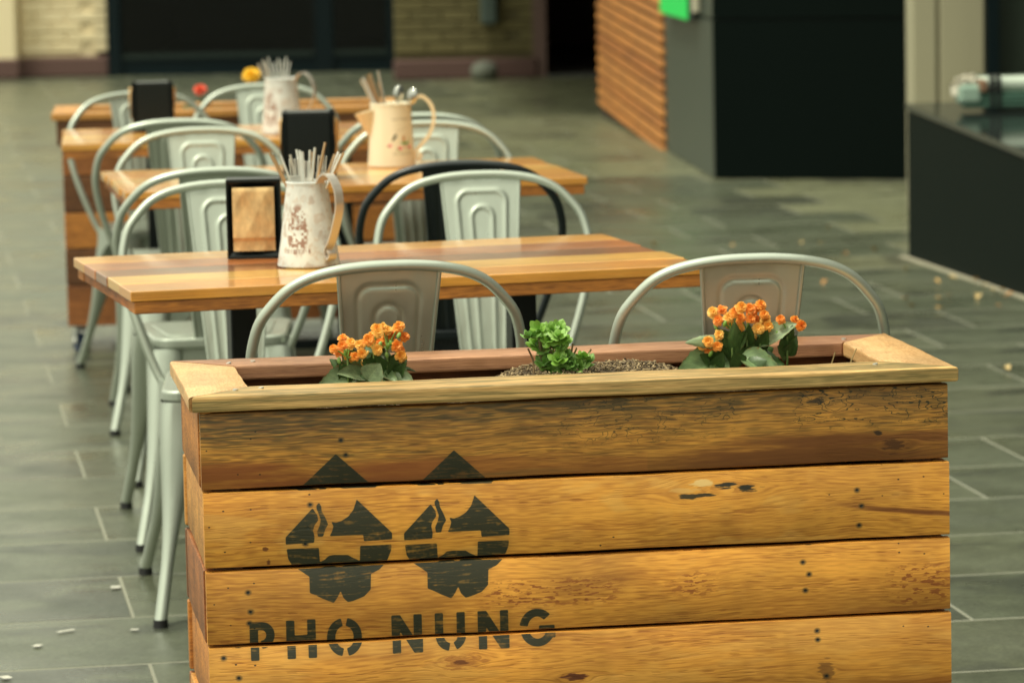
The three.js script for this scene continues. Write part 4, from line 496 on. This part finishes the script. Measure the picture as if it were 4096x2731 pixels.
const floralTex = (() => { const w = 1024, h = 512, cv = document.createElement('canvas'); cv.width = w; cv.height = h; const c = cv.getContext('2d'); c.fillStyle = '#f0e2c4'; c.fillRect(0, 0, w, h); const R = rng(4);
  const blob = (x, y, rx, ry, col, a = 1, rot = 0) => { c.globalAlpha = a; c.fillStyle = col; c.beginPath(); c.ellipse(x, y, rx, ry, rot, 0, 6.3); c.fill(); };
  const X = 330; // centre of the print round the jug
  for (let i = 0; i < 12; i++) blob(X - 30 + i * 13, 125 + Math.sin(i) * 3, 4, 7 + R() * 4, '#8a7a58', 0.6);
  for (let i = 0; i < 9; i++) blob(X - 5 + i * 11, 225 - i * 4, 3, 6, '#9c8a66', 0.45);
  blob(X - 20, 270, 11, 30, '#2f3a2c', 0.9, 0.5); blob(X - 32, 290, 8, 14, '#8a7440', 0.8, 0.7); blob(X + 52, 285, 9, 30, '#c07a28', 0.95, 0.1); blob(X + 68, 320, 26, 12, '#3d8a34', 0.95); blob(X + 40, 318, 14, 8, '#4f9a40', 0.8); blob(X + 100, 300, 10, 14, '#9cb070', 0.6);
  for (const [dx, dy, r] of [[-55, 335, 15], [20, 358, 17], [105, 350, 16], [60, 345, 9]]) { blob(X + dx, dy, r, r * 0.9, '#e05a62', 0.9); blob(X + dx + 3, dy - 3, r * 0.5, r * 0.4, '#f39a94', 0.9); blob(X + dx - r, dy + r * 0.6, r * 0.7, r * 0.35, '#7d9a58', 0.8, 0.5); }
  for (let i = 0; i < 18; i++) blob(X - 30 + i * 9, 400 + Math.sin(i * 2) * 8, 3, 8 + R() * 6, '#8f8a60', 0.5);
  const t = new THREE.CanvasTexture(cv); t.colorSpace = THREE.SRGBColorSpace; t.wrapS = THREE.RepeatWrapping; return t; })();
const creamEnamel = new THREE.MeshPhysicalMaterial({ map: floralTex, roughness: 0.3, clearcoat: 0.5, side: THREE.DoubleSide }), creamPlain = std(0.86, 0.7, 0.45, 0.3, { clearcoat: 0.5 });
function ribbon(pts, w, th) { const c = new THREE.CatmullRomCurve3(pts.map((p) => V(...p)), false, 'centripetal'), n = 60, P = [], I = []; for (let i = 0; i <= n; i++) { const p = c.getPoint(i / n), tg = c.getTangent(i / n), nr = V(-tg.y, tg.x, 0).normalize(); for (const [a, b] of [[-1, -1], [-1, 1], [1, 1], [1, -1]]) P.push(p.x + nr.x * a * th / 2, p.y + nr.y * a * th / 2, p.z + b * w / 2); } for (let i = 0; i < n; i++) for (let j = 0; j < 4; j++) { const a = i * 4 + j, b = i * 4 + (j + 1) % 4; I.push(a, b, b + 4, a, b + 4, a + 4); } let g = new THREE.BufferGeometry(); g.setAttribute('position', new THREE.Float32BufferAttribute(P, 3)); g.setIndex(I); g = g.toNonIndexed(); g.computeVertexNormals(); return toCreasedNormals(g, 0.8); }
function jug(label, pos, turn, o) {
  const t = thing(o.name, label, 'jug', pos, turn, 'jugs of straws and cutlery'); const H = 0.162, r0 = o.r0, r1 = o.r1;
  const pr = [[0.0005, 0.004], [r0 - 0.004, 0.004], [r0, 0.001], [r0 + 0.001, 0.004], [mix(r0, r1, 0.3), H * 0.3], [mix(r0, r1, 0.7), H * 0.7], [r1, H - 0.006], [r1 + 0.0022, H - 0.003], [r1 + 0.001, H], [r1 - 0.0015, H - 0.004], [mix(r0, r1, 0.5) - 0.0015, H * 0.5], [r0 - 0.003, 0.006], [0.0005, 0.006]].map(([x, y]) => new THREE.Vector2(x, y));
  const lathe = new THREE.LatheGeometry(pr, 48).rotateY(o.spin), lu = lathe.attributes.uv, lp = lathe.attributes.position; for (let i = 0; i < lu.count; i++) lu.setY(i, lp.getY(i) / H); part('body', lathe, o.mat, t);
  part('handle', ribbon([[r1 - 0.001, H - 0.004, 0], [r1 + 0.012, H + 0.011, 0], [r1 + 0.03, H + 0.014, 0], [r1 + 0.052, H - 0.008, 0], [r1 + 0.058, H - 0.042, 0], [r1 + 0.046, H - 0.082, 0], [r0 + 0.012, 0.05, 0], [r0 + 0.001, 0.036, 0], [r0 - 0.0, 0.024, 0], [r0 + 0.008, 0.017, 0], [r0 + 0.014, 0.026, 0], [r0 + 0.008, 0.034, 0]], 0.019, o.th ?? 0.003), o.handle, t, [0, 0, 0], [0, o.az, 0]);
  if (o.spout) { const g = new THREE.ConeGeometry(0.034, 0.085, 20, 1, true, PI * 0.5, PI).rotateZ(PI).rotateY(PI / 2 * 0); g.translate(0, H - 0.06, 0); part('spout', new THREE.CylinderGeometry(0.03, 0.004, 0.08, 18, 1, true).rotateZ(0.24), creamPlainD, t, [-(r1 + 0.002), H - 0.06, 0.012]); }
  return t;
}
const creamPlainD = std(0.8, 0.64, 0.42, 0.35, { clearcoat: 0.5, side: THREE.DoubleSide });
const JUG1 = [-0.3817, 0.7505, -7.18], JUG2 = [-0.2967, 0.7505, -9.68], JUG3 = [-0.653, 0.7505, -11.03];
const rust = { name: 'metal_jug', r0: 0.0585, r1: 0.0385, mat: rustyWhite, handle: handleMetal, spin: -1.95, az: -0.85 };
jug('whitewashed metal jug with worn brown print, on the nearest table', JUG1, 0, rust);
jug('cream enamel jug with pink flowers and a spout on the middle table', JUG2, 0, { name: 'enamel_jug', r0: 0.0605, r1: 0.0515, mat: creamEnamel, handle: creamPlain, spin: -1.72, az: 0.0, th: 0.009, spout: true });
jug('whitewashed metal jug with cutlery on the far table', JUG3, 0, { ...rust, az: -0.35, spin: -2.2, r1: 0.046 });
const steel = std(0.86, 0.84, 0.78, 0.2, { metalness: 0.6 }), copper = std(0.62, 0.4, 0.22, 0.28, { metalness: 0.8 });
function straws(tips, J, where, group, mats, R) { for (const [x, y, len] of tips) { const bx = J[0] + clamp((J[0] - x) * 0.45, -0.03, 0.03), bz = J[2] + (R() - 0.5) * 0.04, z = J[2] + (R() - 0.5) * 0.03; const c = new THREE.CatmullRomCurve3([V(bx, J[1] + 0.01, bz), V((bx + x) / 2, (J[1] + 0.01 + y) / 2, (bz + z) / 2), V(x, y, z)]); single('metal_straw', 'thin metal straw standing in the ' + where, 'straw', new THREE.TubeGeometry(c, 4, 0.0026, 8), mats[Math.floor(R() * mats.length)], undefined, undefined, group); void len; } }
const RS = rng(91);
straws([[-0.452, 0.967], [-0.445, 0.962], [-0.431, 0.962], [-0.411, 0.963], [-0.4, 0.971], [-0.394, 0.969], [-0.388, 0.968], [-0.374, 0.97], [-0.364, 0.975], [-0.344, 0.985], [-0.349, 0.962], [-0.327, 0.962], [-0.32, 0.965], [-0.315, 0.962], [-0.311, 0.963], [-0.37, 0.966]], JUG1, 'whitewashed jug on the nearest table', 'straws in the nearest jug', [steel, steel, copper], RS);
straws([[-0.37, 0.972], [-0.365, 0.978], [-0.357, 0.971], [-0.347, 0.987], [-0.345, 0.964], [-0.353, 0.984], [-0.326, 0.994], [-0.325, 0.966]], JUG2, 'cream floral jug', 'straws in the cream jug', [copper, copper, steel], RS);
straws([[-0.718, 0.955], [-0.705, 0.965], [-0.698, 0.96], [-0.69, 0.972], [-0.683, 0.95], [-0.672, 0.957], [-0.66, 0.968], [-0.648, 0.962], [-0.635, 0.972], [-0.626, 0.958]], JUG3, 'jug on the far table', 'straws in the far jug', [steel], RS);
const spoonGeo = (() => { const bowl = new THREE.SphereGeometry(0.019, 16, 10, 0, 6.3, 0, 1.5).scale(0.8, 0.35, 1.15).rotateX(PI / 2); bowl.translate(0, 0.178, 0); return merge([bowl, bar([0, 0, 0], [0, 0.16, 0.004], 0.0035, 0.0024)]); })();
for (const [dx, rz, ry, w] of [[0.012, -0.18, 0.4, 'steel spoon beside the straws in the cream floral jug'], [0.03, -0.3, -0.5, 'steel spoon next to the handle of the cream floral jug']]) single('spoon', w, 'spoon', spoonGeo, std(0.6, 0.6, 0.56, 0.16, { metalness: 0.95, side: THREE.DoubleSide }), [JUG2[0] + dx - 0.02, JUG2[1] + 0.008, JUG2[2]], [0, ry, rz], 'spoons in the cream jug');
for (const [dx, rz, h] of [[-0.012, 0.06, 0.2], [0.0, -0.03, 0.195], [0.012, -0.1, 0.205]]) single('fork', 'steel fork standing among the straws of the nearest jug', 'fork', merge([rbox(0.006, h - 0.05, 0.002, 0.0009, 0, (h - 0.05) / 2, 0), rbox(0.02, 0.02, 0.002, 0.0009, 0, h - 0.045, 0), ...[-0.0075, -0.0025, 0.0025, 0.0075].map((q) => rbox(0.003, 0.034, 0.0018, 0.0008, q, h - 0.02, 0))]), steel, [JUG1[0] + dx, JUG1[1] + 0.008, JUG1[2] + 0.01], [0, 0.3, rz], 'forks in the nearest jug');

// ---------------------------------------------------------------- distant planter and its flowers
{
  const yaw = 5 * PI / 180, t = thing('timber_planter', 'distant reddish timber planter on blue casters beyond the far table', 'planter', [-1.428, 0, -12.0], yaw), W = 1.1, D = 0.45;
  const H = [[0.088, 0.215], [0.219, 0.331], [0.335, 0.447], [0.451, 0.563], [0.567, 0.66]];
  H.forEach(([y0, y1], i) => { part('plank', board(W - 0.04, y1 - y0, 0.02, 0.003), genericWood[[1, 3, 0, 3, 1][i]], t, [W / 2, (y0 + y1) / 2, -0.03]); part('back_plank', board(W - 0.04, y1 - y0, 0.02, 0.003), genericWood[3], t, [W / 2, (y0 + y1) / 2, -D + 0.03]); for (const s of [0, 1]) part('side_plank', board(D - 0.084, y1 - y0, 0.02, 0.003), genericWood[1], t, [s ? W - 0.03 : 0.03, (y0 + y1) / 2, -D / 2], [0, PI / 2, 0]); });
  part('plank', board(W - 0.01, 0.08, 0.024, 0.003), genericWood[3], t, [W / 2, 0.702, -0.02]); part('back_plank', board(W - 0.01, 0.08, 0.024, 0.003), genericWood[3], t, [W / 2, 0.702, -D + 0.02]);
  for (const s of [0, 1]) part('side_plank', board(D - 0.066, 0.08, 0.024, 0.003), genericWood[3], t, [s ? W - 0.017 : 0.017, 0.702, -D / 2], [0, PI / 2, 0]);
  for (const z of [-0.045, -D + 0.045]) part('rim_board', board(W + 0.02, 0.022, 0.09, 0.003), genericWood[2], t, [W / 2, 0.754, z]); for (const x of [0.035, W - 0.035]) part('rim_board', board(D - 0.184, 0.022, 0.09, 0.003), genericWood[2], t, [x, 0.7535, -D / 2], [0, PI / 2, 0]);
  part('soil', box(W - 0.1, 0.02, D - 0.1, W / 2, 0.69, -D / 2), std(0.04, 0.028, 0.016, 0.95), t);
  part('floor', box(W - 0.08, 0.02, D - 0.08, W / 2, 0.1, -D / 2), genericWood[3], t);
  casters(t, W, D, 0.06);
}
function roundFlower(label, x, y, z, r, mats, nm, seed) {
  const t = thing(nm, label, 'plant', [x, 0.7, z - 0.0]), R = rng(seed), gs = []; for (const [n, L, el] of [[12, 1, 0.1], [11, 0.9, 0.5], [9, 0.7, 0.9], [6, 0.5, 1.3]]) for (let i = 0; i < n; i++) gs.push(petalGeo(r * L, r * 0.6, (i + R()) / n * 6.28, el, 0, 0.3));
  part('blossom', merge(gs), mats, t, [0, y - 0.7, 0.02], [0.7, 0, 0]); part('stem', tube([[0, -0.01, 0], [0.004, (y - 0.7) / 2, 0.005], [0, y - 0.7, 0.018]], 0.003, 8, 6), stemMat, t);
  for (let i = 0; i < 9; i++) { const a = i / 9 * 6.28 + R(), q = 0.05 + R() * 0.05; putLeaf(t, [0, 0.01 + R() * 0.02, 0], [Math.cos(a) * q, 0.03 + R() * 0.05, Math.sin(a) * q], 0.05, [0, 1, 0.4], i % 3, 2); }
}
roundFlower('round yellow flower in the distant planter', -0.815, 0.866, -12.2, 0.031, std(0.86, 0.48, 0.01, 0.6, { side: THREE.DoubleSide }), 'yellow_flower', 3);
roundFlower('round red flower with green leaves in the distant planter', -0.98, 0.822, -12.2, 0.023, std(0.7, 0.08, 0.03, 0.6, { side: THREE.DoubleSide }), 'red_flower', 6);

// ---------------------------------------------------------------- rolled mat on the plinth, litter and leaves
{
  const t = thing('rolled_mat', 'bundle of rolled pale green mats with white fringe, strapped black, on the stone plinth', 'mat', [1.66, 0.585, -14.22], 0.06);
  part('folded_mat', merge([rbox(0.9, 0.018, 0.1, 0.008, 0.49, 0.012, 0), rbox(0.88, 0.018, 0.096, 0.008, 0.49, 0.031, 0.003), rbox(0.86, 0.016, 0.1, 0.007, 0.49, 0.049, -0.002)]), std(0.05, 0.12, 0.085, 0.8), t);
  const P = [], I = [], nx = 20; const sp = []; for (let i = 0; i <= 70; i++) { const a = i / 70 * 6.283 * 4, r = 0.01 + 0.024 * i / 70; sp.push([r * Math.cos(a), r * Math.sin(a)]); }
  sp.forEach(([y, z], i) => { for (let k = 0; k <= nx; k++) { const x = 0.04 + 0.9 * k / nx, w = 0.003 * (noise(x * 20, i * 0.2) - 0.5); P.push(x, y + 0.09 + w, z + w); if (i && k) { const a = i * (nx + 1) + k; I.push(a - nx - 2, a - nx - 1, a, a - nx - 2, a, a - 1); } } }); const g = new THREE.BufferGeometry(); g.setAttribute('position', new THREE.Float32BufferAttribute(P, 3)); g.setIndex(I); g.computeVertexNormals();
  part('roll', g, std(0.58, 0.66, 0.56, 0.75, { side: THREE.DoubleSide }), t);
  const fr = []; const R = rng(3); for (let i = 0; i < 46; i++) { const a = 0.2 + 2.9 * i / 45, r = 0.044 + R() * 0.012, y = 0.07 + r * Math.sin(a), z = (R() - 0.5) * 0.05, x = 0.062 - 0.06 * Math.cos(a) * -1 * (a > 1.6 ? 1 : 1) * 0 - r * 1.15 * Math.cos(Math.PI - a) * -1; fr.push(tube([[x, y - 0.006, z], [x - 0.006 + R() * 0.01, y + 0.004, z + 0.01], [x + (R() - 0.5) * 0.02, y + 0.01 * R(), z + 0.03]], 0.0035, 4, 5)); }
  { const ring = new THREE.TorusGeometry(0.042, 0.02, 10, 24, Math.PI * 1.05), q = ring.attributes.position; for (let i = 0; i < q.count; i++) { const n = 0.008 * (noise(q.getX(i) * 90 + 3, q.getY(i) * 90) - 0.5); q.setXYZ(i, q.getX(i) + n, q.getY(i) + n, q.getZ(i) * 2.2 + n); } ring.computeVertexNormals(); ring.deleteAttribute('uv'); ring.rotateZ(0.1).translate(0.06, 0.062, 0.0); fr.forEach((g) => g.deleteAttribute('uv')); fr.push(ring); }
  part('fringe', merge(fr), std(0.74, 0.69, 0.57, 0.9), t);
  part('mat_end', rbox(0.09, 0.075, 0.09, 0.02, 0.062, 0.055, 0.012, 2), std(0.3, 0.42, 0.34, 0.8), t);
  part('band', rbox(0.036, 0.05, 0.115, 0.012, 0.11, 0.085, 0.004), std(0.26, 0.15, 0.09, 0.8), t);
  for (const x of [0.145, 0.17, 0.56]) part('strap', rbox(0.016, 0.12, 0.112, 0.006, x, 0.064, 0), std(0.008, 0.01, 0.01, 0.5), t);
}
const fl = leafGeo(0.05, 0.5, 0.3, 0.4), dryLeaf = [[0.55, 0.34, 0.12], [0.62, 0.45, 0.2], [0.48, 0.24, 0.08]].map((q) => std(...q, 0.8, { side: THREE.DoubleSide })), RL = rng(15);
for (const [x, z] of [[0.89, -15.07], [1.16, -15.06], [1.22, -15.04], [1.42, -14.81], [1.47, -14.03], [1.52, -13.58], [1.58, -13.67], [1.66, -13.6], [1.68, -13.4], [1.71, -13.25], [1.74, -13.1], [1.35, -13.02], [1.36, -12.84], [1.43, -12.69], [1.51, -13.08], [1.62, -13.09], [1.63, -12.74], [1.14, -13.66], [1.15, -14.13], [1.32, -15.77], [0.59, -15.18], [1.45, -11.14], [1.46, -13.0], [1.68, -13.24], [1.3, -14.6], [1.25, -13.3]]) { const m = single('fallen_leaf', 'small dry yellow leaf lying on the dark paving by the stone plinth', 'leaf', fl, dryLeaf[Math.floor(RL() * 3)], [x, 0.012, z], [-PI / 2 + (RL() - 0.5) * 0.5, (RL() - 0.5) * 0.4, RL() * 6.3], 'fallen leaves by the plinth'); { const q = 0.6 + RL() * 0.5; m.scale.set(0.03 * q, 0.036 * q, 0.03 * q); }; }
function scrap(x, z, w, l, seed) { const g = new THREE.PlaneGeometry(w, l, 6, 6).rotateX(-PI / 2), p = g.attributes.position; for (let i = 0; i < p.count; i++) p.setY(i, 0.002 + 0.0014 * noise(p.getX(i) * 60 + seed * 9, p.getZ(i) * 60)); g.computeVertexNormals(); const m = single('paper_scrap', ['torn white paper scrap on the paving beside the front chair legs', 'long pale smear of paper near the lower edge of the paving', 'small white paper bit nearest the foot of the front chair leg', 'white paper scrap in the corner of the paving', 'tiny pale paper crumb'][seed], 'paper', g, std(0.55, 0.53, 0.46, 0.8, { side: THREE.DoubleSide }), [x, 0.002, z], [0, seed * 0.7, 0], 'paper scraps on the paving'); return m; }
scrap(-0.848, -7.922, 0.02, 0.024, 0); scrap(-0.9, -7.455, 0.04, 0.01, 1); scrap(-0.763, -7.454, 0.013, 0.016, 2); scrap(-0.963, -7.017, 0.025, 0.018, 3); scrap(-0.939, -7.312, 0.016, 0.02, 4);
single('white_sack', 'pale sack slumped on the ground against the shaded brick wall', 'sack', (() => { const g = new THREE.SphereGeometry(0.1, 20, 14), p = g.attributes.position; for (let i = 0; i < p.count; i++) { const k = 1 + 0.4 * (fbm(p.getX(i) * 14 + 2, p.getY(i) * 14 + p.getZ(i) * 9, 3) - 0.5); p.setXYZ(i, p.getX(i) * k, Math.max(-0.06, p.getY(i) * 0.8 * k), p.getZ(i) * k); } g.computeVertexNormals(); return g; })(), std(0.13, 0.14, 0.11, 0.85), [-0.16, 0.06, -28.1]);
scene.traverse((o) => { if (o.isMesh) { o.castShadow = true; o.receiveShadow = true; } });
renderer.render(scene, camera);
